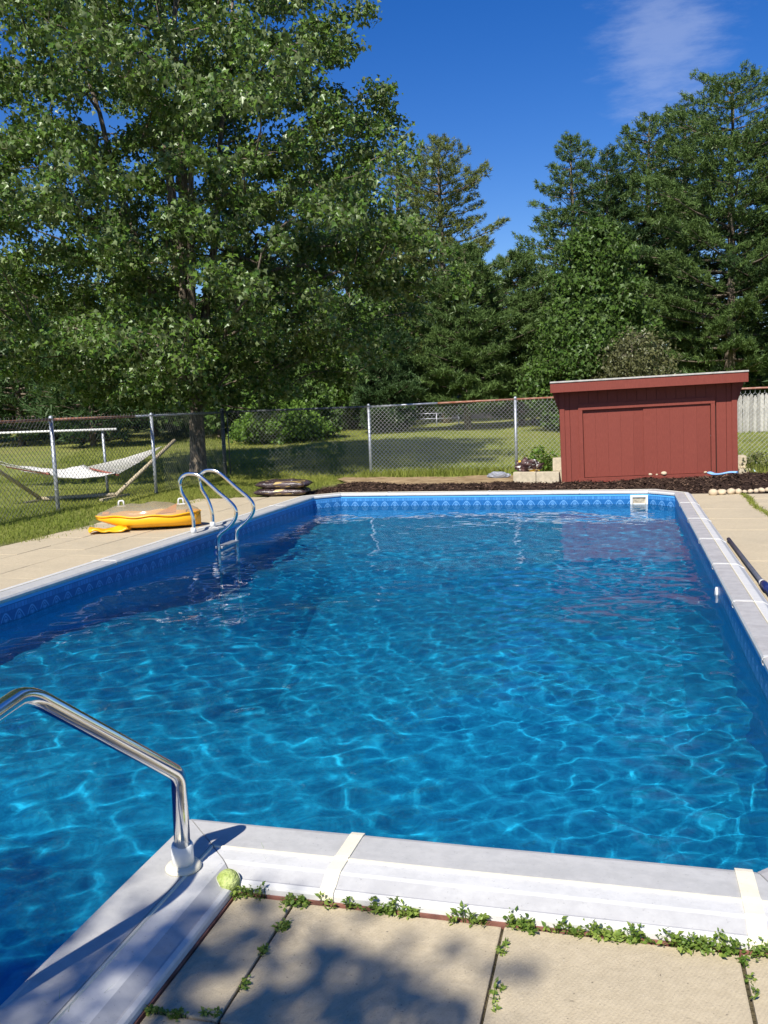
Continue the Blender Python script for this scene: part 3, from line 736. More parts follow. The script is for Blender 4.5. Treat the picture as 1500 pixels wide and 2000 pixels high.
hm = empty('hammock', ctr[3]); tag(hm, 'white cloth hammock slung between the slanting wooden arms', 'hammock')
def HM(o): o.parent = hm; o.matrix_parent_inverse = Matrix.Translation(-ctr[3]); return o
iL, iR = 9, 24
def across(i): 
    t = (cl[min(i+1, len(cl)-1)]-cl[max(i-1, 0)]).normalized(); s = t.cross(Vector((0, 0, 1))).normalized()
    return (s*.9+Vector((0, 0, -.10))).normalized()
bm = bmesh.new(); prev = None
for i in range(iL, iR+1):
    s = across(i); row = []
    for k in range(-6, 7):
        u = k/6; row.append(bm.verts.new(cl[i]+s*(.52*u)+Vector((0, 0, .05*u*u-.02*(1-u*u)+.006*math.sin(i*2.1+k)))))
    if prev:
        for a in range(12): bm.faces.new((prev[a], prev[a+1], row[a+1], row[a])).smooth = True
    prev = row
bed = HM(obj('bed', bm, m_cloth)); md = bed.modifiers.new('thick', 'SOLIDIFY'); md.thickness = .012
for (i0, end) in ((iL, 0), (iR, len(cl)-1)):
    s = across(i0); bm = bmesh.new(); tube(bm, [cl[i0]-s*.56, cl[i0]+s*.56], .018, 8); HM(obj('spreader_bar', bm, m_redwood))
    bm = bmesh.new()
    for k in range(-11, 12):
        a = cl[i0]+s*(.50*k/11); b = cl[end]
        tube(bm, [a, a.lerp(b, .5)+Vector((0, 0, -.03)), b], .0045, 4)
    for t in (.15, .3, .45, .6):
        tube(bm, [cl[i0].lerp(cl[end], t)+s*(.5*(1-t)*k/5)+Vector((0, 0, -.03*4*t*(1-t))) for k in range(-5, 6)], .0045, 4)
    HM(obj('end_cords', bm, m_rope))
pf = empty('pipe_frame', at(211, 962)); tag(pf, 'pale pipe frame of post and crossbar standing behind the hammock', 'frame')
pb = at(211, 962); pz = atY(205, 838, pb.y).z
bm = bmesh.new(); tube(bm, [(0, 0, -.2), (-.02, 0, pz)], .027, 10); obj('post', bm, m_galv.m, pf)
bm = bmesh.new(); a = atY(228, 838, pb.y-.03)-pb; tube(bm, [a, a+Vector((-4.2, -.4, .0))], .023, 10); obj('crossbar', bm, m_white, pf)
bm = bmesh.new(); tube(bm, [(-3.6, -.35, -.2), (-3.6, -.35, pz)], .027, 10); obj('post', bm, m_galv.m, pf)

# ------------------------------------------------------------------ yellow float
m_clear = Mat('clear_vinyl'); m_clear.t.nodes.remove(m_clear.b)
ct = m_clear.n('BsdfTransparent'); ct.inputs[0].default_value = (.80, .78, .68, 1); cg = m_clear.n('BsdfGlossy'); cg.inputs['Roughness'].default_value = .12
cd_ = m_clear.n('BsdfDiffuse'); cd_.inputs[0].default_value = (.55, .5, .38, 1)
cm1 = m_clear.n('MixShader'); cm1.inputs[0].default_value = .3; cm2 = m_clear.n('MixShader'); fr = m_clear.n('Fresnel'); fr.inputs[0].default_value = 1.22
m_clear.link(ct.outputs[0], cm1.inputs[1]); m_clear.link(cd_.outputs[0], cm1.inputs[2]); cm2.inputs[0].default_value = .07; m_clear.link(cm1.outputs[0], cm2.inputs[1]); m_clear.link(cg.outputs[0], cm2.inputs[2]); m_clear.link(cm2.outputs[0], m_clear.out.inputs[0])
fa, fb = at(172, 1040), at(376, 1031)
fc = (fa+fb)/2; fdir = (fb-fa).normalized(); frz = math.atan2(fdir.y, fdir.x); FL = (fb-fa).length
ft = empty('inflatable_float', (fc.x, fc.y+.22, 0), frz); tag(ft, 'yellow inflatable float with clear top lying on the left paving', 'float')
half = FL/2
def lens_w(u):                             # plan half width along -1..1: pointed tail, round nose
    return .33*max(0, 1-abs(u)**2.2)**.55*(1.0 if u > 0 else (1-.45*u*u))
def hull(bm, top):
    prev = None
    for i in range(25):
        u = -1+2*i/24; w = max(.004, lens_w(u)); keel = .012+.20*max(0, -u-.35)**1.2 + .05*max(0, u-.8)
        rim = .185+.010*math.sin(u*9)
        row = []
        for k in range(13):
            t = k/12; a = math.pi*t; y_ = -w*math.cos(a)
            if top: z_ = rim + (.14*(1-u*u)**.6)*math.sin(a)**.75 + .006*math.sin(u*17+k)
            else: z_ = rim-(rim-keel)*math.sin(a)**.45
            row.append(bm.verts.new((u*half*1.02, y_, z_)))
        if prev:
            for k in range(12): bm.faces.new((prev[k], prev[k+1], row[k+1], row[k])).smooth = True
        prev = row
    bmesh.ops.recalc_face_normals(bm, faces=bm.faces[:])
bm = bmesh.new(); hull(bm, False); hl = obj('hull', bm, m_yellow, ft); hl.modifiers.new('th', 'SOLIDIFY').thickness = .006
bm = bmesh.new(); hull(bm, True); obj('clear_top', bm, m_clear.m, ft)
bm = bmesh.new(); tube(bm, [(u*half*1.02, -lens_w(u)-.004, .185+.010*math.sin(u*9)) for u in np.linspace(-.99, .99, 30)], .011, 6); tube(bm, [(u*half*1.02, lens_w(u)+.004, .185+.010*math.sin(u*9)) for u in np.linspace(-.99, .99, 30)], .011, 6); obj('seam', bm, m_yellow, ft)
def handle(x_, y_, z_, rz_):
    bm = bmesh.new(); box(bm, -.055, .055, -.02, .02, 0, .010, .003)
    tube(bm, smooth_path([(-.035, 0, .005), (-.028, 0, .075), (.028, 0, .075), (.035, 0, .005)], .02, 5), .011, 8)
    o = obj('handle', bm, m_white, ft); o.location = (x_, y_, z_); o.rotation_euler = (0, 0, rz_); return o
handle(-half*.52, .02, .285, .2); handle(half*.62, .10, .275, .1)
bm = bmesh.new()
for s in range(7):
    a0, a1 = s/7, (s+1)/7
    q = [(half*(.18+.36*a0), -.13+.02*s, .19), (half*(.18+.36*a1), -.13+.02*(s+1), .19), (half*(.18+.36*a1), -.05+.02*(s+1), 0.19+.10*a1), (half*(.18+.36*a0), -.05+.02*s, 0.19+.10*a0)]
    bm.faces.new([bm.verts.new(p) for p in q])
sp_ = obj('seat_wedge', bm, m_orange, ft); sp_.modifiers.new('th', 'SOLIDIFY').thickness = .012
bm = bmesh.new(); box(bm, -.045, .045, -.05, .05, 0, .035, .012); o = obj('valve_pad', bm, m_orange, ft); o.location = (-half*.80, -.02, .195)
# the slack tail flap lying on the paving
bm = bmesh.new(); prev = None
for i in range(15):
    row = []
    for k in range(9):
        u, v_ = i/14, k/8
        z_ = .035+.018*math.sin(u*7+v_*3)+.014*math.sin(u*15-v_*6)-.02*abs(v_-.5)*2
        row.append(bm.verts.new((-half*.98+u*.46-.05*math.sin(v_*3), -.42+v_*.26*(1-.3*u)+.05*u, max(.008, z_))))
    if prev:
        for k in range(8): bm.faces.new((prev[k], prev[k+1], row[k+1], row[k])).smooth = True
    prev = row
fp = obj('tail_flap', bm, m_yellow, ft); fp.modifiers.new('th', 'SOLIDIFY').thickness = .02

# ------------------------------------------------------------------ bags of mulch
m_bag = Mat('printed_bag')
bn = m_bag.noise(5, 5, .7, stretch=(1, 3, 1)); bn2 = m_bag.noise(18, 4, .7)
bc = m_bag.mix(m_bag.ramp(bn, .45, .6), (0.035, 0.022, 0.022), (0.10, 0.07, 0.07))
bc = m_bag.mix(m_bag.ramp(m_bag.noise(7, 2, .4, stretch=(.7, 4, 2)), .60, .64), bc, (0.42, 0.30, 0.10))
bc = m_bag.mix(m_bag.ramp(bn2, .64, .68, 0, .8), bc, (0.55, 0.53, 0.52))
m_bag.set(color=bc, rough=.25, spec=.5); m_bag.bump(m_bag.noise(26, 4, .6), .5, .02)
def cushion(bm, L, W, T, seed, n=22, m=14, wr_=.012):
    rr = random.Random(seed); ph = [rr.uniform(0, 6) for _ in range(6)]
    for sgn in (1, -1):
        prev = None
        for i in range(n+1):
            row = []
            for k in range(m+1):
                u, v_ = -1+2*i/n, -1+2*k/m
                e = max(0, (1-abs(u)**3.2))**.45*max(0, (1-abs(v_)**3.0))**.5
                wrk = wr_*(math.sin(u*9+ph[0]+3*v_)*.6+math.sin(v_*13+u*5+ph[1])*.4+math.sin(u*21+ph[2])*.25)*e
                row.append(bm.verts.new((u*L/2*(1-.03*v_*v_+.02*math.sin(v_*5+ph[3])), v_*W/2*(1-.05*u*u+.02*math.sin(u*6+ph[4])), sgn*T/2*e+wrk+T/2)))
            if prev:
                for k in range(m):
                    q = (prev[k], prev[k+1], row[k+1], row[k]); bm.faces.new(q if sgn < 0 else q[::-1]).smooth = True
            prev = row
    bmesh.ops.remove_doubles(bm, verts=bm.verts[:], dist=.0005)
bc0 = (at(492, 973)+at(588, 969))/2
for k, (dz, rz, dx, lab) in enumerate(((0, .10, 0, 'shiny brown bag of mulch lying flat on the paving, lower of two'), (.125, -.02, .03, 'shiny brown bag of mulch lying on top of another bag'))):
    bm = bmesh.new(); cushion(bm, .92, .52, .15, 5+k); 
    o = obj('mulch_bag', bm, m_bag.m); o.location = (bc0.x+dx, bc0.y+.30, dz-.005); o.rotation_euler = (0, 0, rz); tag(o, lab, 'bag', 'full mulch bags')

# ------------------------------------------------------------------ red shed
m_red = Mat('barn_red'); rn1 = m_red.noise(2.4, 5, .6, stretch=(1, 1, .3)); rn2 = m_red.noise(20, 5, .65, stretch=(5, 5, .6)); rn3 = m_red.rnd()
rc = m_red.mix(m_red.ramp(rn2, .3, .7), (0.165, 0.034, 0.022), (0.215, 0.048, 0.032))
rc = m_red.mix(m_red.ramp(rn1, .4, .75, 0, .35), rc, (0.145, 0.030, 0.021))
m_red.set(color=m_red.mix(m_red.math('MULTIPLY', rn3, .25), rc, (0.235, 0.056, 0.038)), rough=.65, spec=.3); m_red.bump(rn2, .25, .004)
m_roof = plain('roof_edge', (0.42, 0.40, 0.36), .7, 0, .2, 10)
SL, SR = at(1097, 946), at(1440, 941)
SW = 2.86; kx = SW/3.13; sz = math.atan2(.22, SW)
shed = empty('garden_shed', (SL.x, 15.55, -.02), sz); shed.rotation_euler = (0, R(-1.1), sz)
tag(shed, 'low red wooden garden shed with two sliding doors and overhanging roof', 'shed')
SHh, SD = 1.50, 1.55
def board(nm, x0, x1, y0, y1, z0, z1, mat=None, bev=.003, par=shed):
    bm = bmesh.new(); cx_, cy_, cz_ = (x0+x1)/2, (y0+y1)/2, (z0+z1)/2
    box(bm, x0-cx_, x1-cx_, y0-cy_, y1-cy_, z0-cz_, z1-cz_, bev); o = obj(nm, bm, mat or m_red.m, par); o.location = (cx_, cy_, cz_); return o
nb = 18
for k in range(nb):                        # front siding, board by board, leaving the door opening
    x0, x1 = SW*k/nb, SW*(k+1)/nb
    xc = (x0+x1)/2
    if .37*kx < xc < 2.70*kx: board('siding_board', x0+.002, x1-.002, 0, .02, 1.28, SHh+.09)
    else: board('siding_board', x0+.002, x1-.002, 0, .02, -.1, SHh+.09)
for sx in (0, SW-.02):
    for k in range(8): board('side_board', sx+(.0 if sx == 0 else 0), sx+.02, .022+SD*k/8, .018+SD*(k+1)/8, -.1, SHh+.06)
for k in range(nb): board('back_board', SW*k/nb+.002, SW*(k+1)/nb-.002, SD+.02, SD+.04, -.1, SHh)
board('corner_trim', -.012, .07, -.022, -.001, -.1, SHh+.085); board('corner_trim', SW-.075, SW+.012, -.022, -.001, -.1, SHh+.085)
board('door_frame', .33*kx, 2.76*kx, -.026, -.002, 1.255, 1.36); board('door_frame', .33*kx, .405*kx, -.0255, -.0015, .08, 1.254); board('door_frame', 2.685*kx, 2.76*kx, -.0255, -.0015, .08, 1.254)
board('door_sill', .30*kx, 2.80*kx, -.05, -.001, -.04, .095)
def door(x0, x1, y, n_, z0=.10, z1=1.25):
    d = empty('sliding_door'); d.parent = shed; d.location = ((x0+x1)/2, y, z0)
    for k in range(n_):
        a, b = x0+(x1-x0)*k/n_, x0+(x1-x0)*(k+1)/n_; bm = bmesh.new()
        box(bm, a+.0006-(x0+x1)/2, b-.0006-(x0+x1)/2, 0, .016, 0, z1-z0, .0008); obj('plank', bm, m_red.m, d)
    return d
d1 = door(.41*kx, 1.55*kx, .028, 5); d2 = door(1.50*kx, 2.68*kx, .008, 5)
bm = bmesh.new(); box(bm, .03, SW-.03, .05, .06, -.08, SHh+.10); obj('inside_shade_panel', bm, plain('inside_shade', (.03, .012, .01), .9), shed)  # added sheet behind the gaps, coloured near-black for the shade inside
for d, x_ in ((d1, -.53), (d2, .55)):
    bm = bmesh.new(); lathe(bm, [(.0, -.004), (.014, -.004), (.012, .0), (.0, .002)], 10); o = obj('finger_pull', bm, m_postd, d); o.rotation_euler = (R(90), 0, 0); o.location = (x_, -.002, .62)
# roof: thick slab with fascia, eave overhanging the front and both ends
rf_ = board('roof', -.16, SW+.14, -.30, SD+.15, SHh+.235, SHh+.262, m_roof, .006)
def rpart(nm, *a): 
    o = board(nm, *a, par=rf_); o.location = Vector(o.location)-Vector(rf_.location); return o
rpart('fascia', -.155, SW+.135, -.285, -.262, SHh+.075, SHh+.245)
rpart('rake_board', -.155, -.133, -.261, SD+.12, SHh+.085, SHh+.233); rpart('rake_board', SW+.113, SW+.135, -.261, SD+.12, SHh+.085, SHh+.233)
for x_ in (-.10, .66, 1.42, 2.18, SW+.06): rpart('rafter', x_, x_+.04, -.26, SD+.1, SHh+.09, SHh+.232)
for s, x0 in ((1, -.005), (-1, SW+.005)):     # wedges added in place of the shaded soffit under the end overhang
    bm = bmesh.new(); q = [(0, 0, SHh+.09), (-.125*s, 0, SHh+.09), (0, 0, SHh-.30)]
    A = [bm.verts.new(p) for p in q]; B = [bm.verts.new((p[0], .03, p[2])) for p in q]
    bm.faces.new(A); bm.faces.new(B[::-1])
    for k in range(3): bm.faces.new((A[k], B[k], B[(k+1) % 3], A[(k+1) % 3]))
    bmesh.ops.recalc_face_normals(bm, faces=bm.faces[:]); o = obj('soffit_wedge', bm, m_red.m, shed); o.location = (x0, .03, 0)

# ------------------------------------------------------------------ concrete blocks, bags, stones, hoses
m_block = plain('concrete_block', (0.47, 0.40, 0.28), .9, 0, .14, 16, .4)
def block(x_, y_, z_, w, d, h, rz, label):
    bm = bmesh.new(); box(bm, -w/2, w/2, -d/2, d/2, 0, h, .008)
    for k in (-1, 1): box(bm, k*w/4-w*.15, k*w/4+w*.15, -d*.28, d*.28, h-.0005, h+.0012)
    o = obj('concrete_block', bm, m_block); o.location = (x_, y_, z_); o.rotation_euler = (0, 0, rz)
    tag(o, label, 'block', 'concrete blocks beside the shed'); return o
b0 = at(1002, 946); b1 = at(1092, 945); bw = (b1-b0).length/2
block(b0.x+bw*.5, b0.y+.12, -.03, bw-.006, .2, .235, 0, 'tan concrete block at the outer end of the pair in front of the crumpled bag')
block(b0.x+bw*1.5, b0.y+.12, -.03, bw-.006, .2, .23, .01, 'tan concrete block of the pair touching the shed corner')
sx_ = b1.x-.03
block(sx_-.0, b0.y+.36, -.02, .2, .26, .22, 0, 'lower concrete block of the stack against the left end of the shed')
block(sx_-.0, b0.y+.36, .202, .19, .26, .22, .02, 'upper concrete block of the stack against the left end of the shed')
rbx = SL.x+SW+.10
block(rbx, 15.95, -.02, .18, .38, .2, .05, 'lower concrete block at the right end of the red shed')
block(rbx-.03, 16.1, .182, .18, .36, .2, 0, 'upper concrete block at the right end of the red shed')
def crumple(name, c, sx, sy, sz_, seed, mat, label, cat, amp=.35):
    rr = np.random.default_rng(seed); bm = bmesh.new(); bmesh.ops.create_icosphere(bm, subdivisions=4, radius=1.0)
    ks = rr.normal(0, 3.2, (14, 3)); ph = rr.uniform(0, 6.28, 14)
    for v in bm.verts:
        p = np.array(v.co); f = 1+amp*sum(abs(math.sin(float(ks[i] @ p)+ph[i]))-.6 for i in range(14))/6
        v.co = Vector((p[0]*sx*f, p[1]*sy*f, max(0, p[2]*.5+.45)*sz_*f))
    o = obj(name, bm, mat); o.location = c; tag(o, label, cat); return o
m_torn = Mat('torn_bag'); tn = m_torn.noise(9, 3, .5); tn2 = m_torn.noise(11, 3, .5, stretch=(1, 2, 1))
tcx = m_torn.mix(m_torn.ramp(tn, .5, .56), (0.045, 0.022, 0.022), (0.13, 0.075, 0.065)); tcx = m_torn.mix(m_torn.ramp(tn2, .60, .63), tcx, (0.62, 0.60, 0.55)); tcx = m_torn.mix(m_torn.ramp(m_torn.noise(6, 2, .4), .63, .66), tcx, (0.62, 0.42, 0.05))
m_torn.set(color=tcx, rough=.55, spec=.25)
cb = atY(1032, 921, b0.y+.20)
crumple('crumpled_bag', (cb.x, b0.y+.26, .17), .19, .12, .20, 4, m_torn.m, 'empty crumpled brown mulch bag heaped behind the tan concrete blocks', 'bag', 1.0)
m_film = Mat('plastic_film'); m_film.set(color=(0.42, 0.44, 0.50), rough=.25, Transmission_Weight=.35, Alpha=.8)
pbg = at(973, 936); crumple('plastic_bag', (pbg.x, pbg.y+.1, .0), .20, .12, .13, 9, m_film.m, 'clear crumpled plastic bag lying on the sandy strip', 'plastic bag', .4)
m_stone = plain('pale_stone', (0.50, 0.40, 0.27), .85, 0, .18, 5, .3)
def stone(c, a, b, h, seed, label, group=None):
    rr = np.random.default_rng(seed); bm = bmesh.new(); bmesh.ops.create_icosphere(bm, subdivisions=2, radius=1.0)
    k1, k2 = rr.normal(0, 1.4, 3), rr.normal(0, 2.2, 3)
    for v in bm.verts:
        p = np.array(v.co); f = 1+.12*math.sin(float(k1 @ p)+seed)+.07*math.sin(float(k2 @ p))
        v.co = Vector((p[0]*a*f, p[1]*b*f, p[2]*h*f))
    o = obj('stone', bm, m_stone, smooth=True); o.location = c; o.rotation_euler = (0, 0, rr.uniform(-.5, .5)); tag(o, label, 'stone', group); return o
xs_px = [1393, 1410, 1428, 1443, 1455, 1466, 1477, 1489, 1500, 1513]
wpx = [15, 15, 15, 13, 9, 11, 9, 13, 12, 12]
for k, (xp, wp) in enumerate(zip(xs_px, wpx)):
    p = at(xp, 967-.05*(xp-1393)); s = wp/1729*13.9/2*1.05
    stone((p.x, p.y+.03, .012+s*.35), s, s*.8, s*(.72 if k % 3 else .9), 20+k, 'rounded tan edging stone in the row between mulch and paving', 'edging stones along the mulch')
def on_sill(px, py, s, k, lab):
    sx0 = atY(px, py, 15.6); stone((sx0.x, 15.55-.03+(sx0.x-SL.x)*.07, .095+.019*(sx0.x-SL.x)+s*.55-.02), s, s*.7, s*.7, 40+k, lab)
on_sill(1270, 925, .032, 0, 'small pale stone on the shed sill below the door overlap'); on_sill(1296, 922, .05, 1, 'largest tan stone resting on the red shed sill'); on_sill(1283, 927, .022, 3, 'tiny pale stone on the shed sill between two others'); on_sill(1379, 922, .032, 2, 'squarish pale stone at the right end of the shed sill')
m_hose = plain('light_blue_hose', (0.24, 0.47, 0.78), .5, 0, .08, 6)
def ribbon(name, pts, w, t, mat, label, cat):
    pts = catmull([Vector(p) for p in pts], 6); bm = bmesh.new(); prev = None
    for i, p in enumerate(pts):
        d = (pts[min(i+1, len(pts)-1)]-pts[max(i-1, 0)]).normalized(); s = d.cross(Vector((0, 0, 1))).normalized()
        row = [bm.verts.new(p+s*(w*math.cos(a))+Vector((0, 0, t*math.sin(a)))) for a in np.linspace(0, 2*math.pi, 11)[:-1]]
        if prev:
            for k in range(10): bm.faces.new((prev[k], prev[(k+1) % 10], row[(k+1) % 10], row[k])).smooth = True
        else: bm.faces.new(row[::-1])
        prev = row
    bm.faces.new(prev); o = obj(name, bm, mat); tag(o, label, cat); return o
def msurf(x_, y_, e=.03): return float(mulch_h(np.array(x_), np.array(y_)))+e
def hp(px, py, Y): 
    p = atY(px, py, Y); return (p.x, Y, max(p.z, msurf(p.x, Y)))
ribbon('flat_hose', [hp(1386, 923, 15.30), hp(1396, 927, 15.2), hp(1408, 931, 15.1), hp(1424, 933, 15.05), hp(1440, 935, 15.0)], .055, .018, m_hose, 'light blue flat hose lying over mulch at the right shed corner', 'hose')
m_hose2 = plain('pale_hose', (0.45, 0.62, 0.66), .5, 0, .1, 6)
p_a = [atY(a_, b_, 15.6) for a_, b_ in ((1470, 917), (1480, 925), (1492, 930), (1510, 932), (1530, 930))]
ribbon('garden_hose', p_a, .022, .022, m_hose2, 'pale green garden hose curving through rough grass beyond the shed', 'hose')
ribbon('hose_end', [atY(a_, b_, 15.3) for a_, b_ in ((1456, 936), (1468, 935), (1482, 936))], .02, .02, plain('white_hose', (.6, .62, .6), .5), 'short white hose end lying on the mulch mound', 'hose')
# vacuum pole
vp_ = empty('vacuum_pole', (1.01, 7.6, 0)); tag(vp_, 'dark grey pool vacuum pole with navy hose cuff beside the right coping', 'pole')
bm = bmesh.new(); tube(bm, [(.0, 1.6, .02), (.005, -.55, .026)], .019, 12); obj('pole', bm, plain('grey_pole', (.10, .105, .125), .45, .3), vp_)
bm = bmesh.new(); tube(bm, [(.005, -.52, .026), (.006, -.60, .027)], .025, 12); obj('collar', bm, m_white, vp_)
bm = bmesh.new(); tube(bm, [(.006, -.60, .03), (.007, -.68, .03), (.007, -.80, .031), (.0075, -.82, .031)], [.027, .031, .031, .026], 14); obj('cuff', bm, plain('navy_plastic', (.012, .022, .11), .4), vp_)
hpts = [Vector((.007, -.82, .031)), Vector((.012, -1.4, .03)), Vector((.05, -2.4, .03)), Vector((.30, -3.4, .03)), Vector((.9, -4.2, .03))]
hc = catmull(hpts, 34); bm = bmesh.new(); tube(bm, hc, [.022+.0025*(i % 2) for i in range(len(hc))], 10); obj('hose', bm, plain('navy_hose', (.015, .03, .14), .45), vp_)
# tennis ball
m_ball = Mat('worn_felt'); bf = m_ball.noise(26, 4, .7); bg2 = m_ball.noise(70, 3, .7)
m_ball.set(color=m_ball.mix(m_ball.ramp(bf, .35, .65), (0.30, 0.37, 0.09), (0.50, 0.56, 0.22)), rough=.95, spec=.1); m_ball.bump(m_ball.math('ADD', bf, bg2), .9, .01)
bpz = at(447, 1727, .0)
tball = empty('tennis_ball', (bpz.x+.02, bpz.y-.045, .037)); tag(tball, 'worn yellow-green tennis ball lying against the coping corner', 'ball')
bm = bmesh.new(); bmesh.ops.create_uvsphere(bm, u_segments=28, v_segments=18, radius=.0362); obj('felt', bm, m_ball.m, tball, True)
bm = bmesh.new(); tube(bm, [(.0368*math.cos(t)*math.cos(.45*math.sin(2*t)), .0368*math.sin(t)*math.cos(.45*math.sin(2*t)), .0368*math.sin(.45*math.sin(2*t))) for t in np.linspace(0, 2*math.pi, 49)[:-1]], .0016, 5, closed=True); o = obj('seam', bm, plain('pale_seam', (.55, .56, .45), .8), tball); o.rotation_euler = (.7, .4, .3)
# ------------------------------------------------------------------ foliage
def rotmats(n, droop=.5, up=.4, r_=rng):
    """random leaf frames: Y axis = tip direction, Z = face normal"""
    az = r_.uniform(0, 2*math.pi, n); el = r_.normal(-droop, .45, n)
    t = np.stack([np.cos(az)*np.cos(el), np.sin(az)*np.cos(el), np.sin(el)], -1)
    nn = r_.normal(0, 1, (n, 3)); nn[:, 2] = np.abs(nn[:, 2])+up
    nn -= (nn*t).sum(1)[:, None]*t; nn /= np.linalg.norm(nn, axis=1)[:, None]
    s = np.cross(t, nn); return np.stack([s, t, nn], -1)      # columns
LEAF_V = np.array([(0,0,0),(-.46,.30,.07),(-.17,.50,.0),(0,1.0,-.12),(.17,.50,.0),(.46,.30,.07)], float)
LEAF_F = np.array([(0,2,1),(0,3,2),(0,4,3),(0,5,4)])
OVAL_V = np.array([(0,0,0),(-.28,.4,.05),(0,1.0,-.08),(.28,.4,.05)], float)
OVAL_F = np.array([(0,2,1),(0,3,2)])
def scatter(name, pos, Rm, sc, rnd, mat, parent, V=LEAF_V, F=LEAF_F):
    n = len(pos); co = np.einsum('nij,kj->nki', Rm, V)*sc[:, None, None]+pos[:, None]
    f = (np.arange(n)*len(V))[:, None, None]+F[None]
    o = np_mesh(name, co.reshape(-1, 3), f.reshape(-1, F.shape[1]), mat, parent, attr=np.repeat(rnd, len(V)))
    o['kind'] = 'stuff'; return o
def leaf_mat(name, dark, light, under, trans=.35, gloss=.12):
    m = Mat(name); m.t.nodes.remove(m.b)
    col = m.mix(m.attr('rnd'), dark, light); ge = m.n('NewGeometry')
    colb = m.mix(ge.outputs['Backfacing'], col, under)
    d = m.n('BsdfDiffuse'); t = m.n('BsdfTranslucent'); g = m.n('BsdfGlossy'); g.inputs['Roughness'].default_value = .38
    m.link(colb, d.inputs[0]); m.link(m.mix(.5, col, tuple(min(1, c*1.5) for c in light)), t.inputs[0]); g.inputs[0].default_value = (.9, .95, .85, 1)
    a = m.n('MixShader'); a.inputs[0].default_value = trans; m.link(d.outputs[0], a.inputs[1]); m.link(t.outputs[0], a.inputs[2])
    b = m.n('MixShader'); b.inputs[0].default_value = gloss*.5; m.link(a.outputs[0], b.inputs[1]); m.link(g.outputs[0], b.inputs[2]); m.link(b.outputs[0], m.out.inputs[0])
    return m.m
m_bark = Mat('bark'); bk1 = m_bark.noise(10, 6, .7, stretch=(3, 3, .5)); bk2 = m_bark.noise(50, 4, .7)
m_bark.set(color=m_bark.mix(m_bark.ramp(bk1, .35, .65), (0.075, 0.060, 0.045), (0.27, 0.22, 0.165)), rough=.95, spec=.1); m_bark.bump(m_bark.math('ADD', bk1, m_bark.math('MULTIPLY', bk2, .4)), 1.0, .03)
m_leaf = leaf_mat('maple_leaf', (0.030, 0.082, 0.011), (0.130, 0.205, 0.032), (0.17, 0.215, 0.09), .20, .06)
m_leaf2 = leaf_mat('dense_leaf', (0.034, 0.082, 0.013), (0.095, 0.155, 0.028), (0.10, 0.15, 0.05), .20, .03)
m_leaf3 = leaf_mat('dry_leaf', (0.075, 0.085, 0.03), (0.15, 0.15, 0.06), (0.15, 0.15, 0.08), .25, .05)
m_weed = leaf_mat('weed_leaf', (0.06, 0.13, 0.018), (0.155, 0.25, 0.04), (0.13, 0.21, 0.05), .25, .02)
m_weed2 = leaf_mat('clover_leaf', (0.075, 0.145, 0.022), (0.27, 0.345, 0.07), (0.22, 0.29, 0.08), .3, .03)
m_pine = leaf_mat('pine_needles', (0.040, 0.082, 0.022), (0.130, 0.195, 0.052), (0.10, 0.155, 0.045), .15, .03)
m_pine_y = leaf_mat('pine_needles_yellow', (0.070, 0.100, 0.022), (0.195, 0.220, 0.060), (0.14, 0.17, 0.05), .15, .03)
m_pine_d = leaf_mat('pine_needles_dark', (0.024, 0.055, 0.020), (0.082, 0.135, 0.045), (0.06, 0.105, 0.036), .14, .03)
prof_z = np.array([1.6, 2.1, 2.8, 3.7, 4.9, 6.6, 8.2, 10.0, 11.6, 12.6]); prof_r = np.array([.9, 2.4, 3.8, 4.8, 5.3, 5.0, 4.5, 3.6, 2.3, .4])

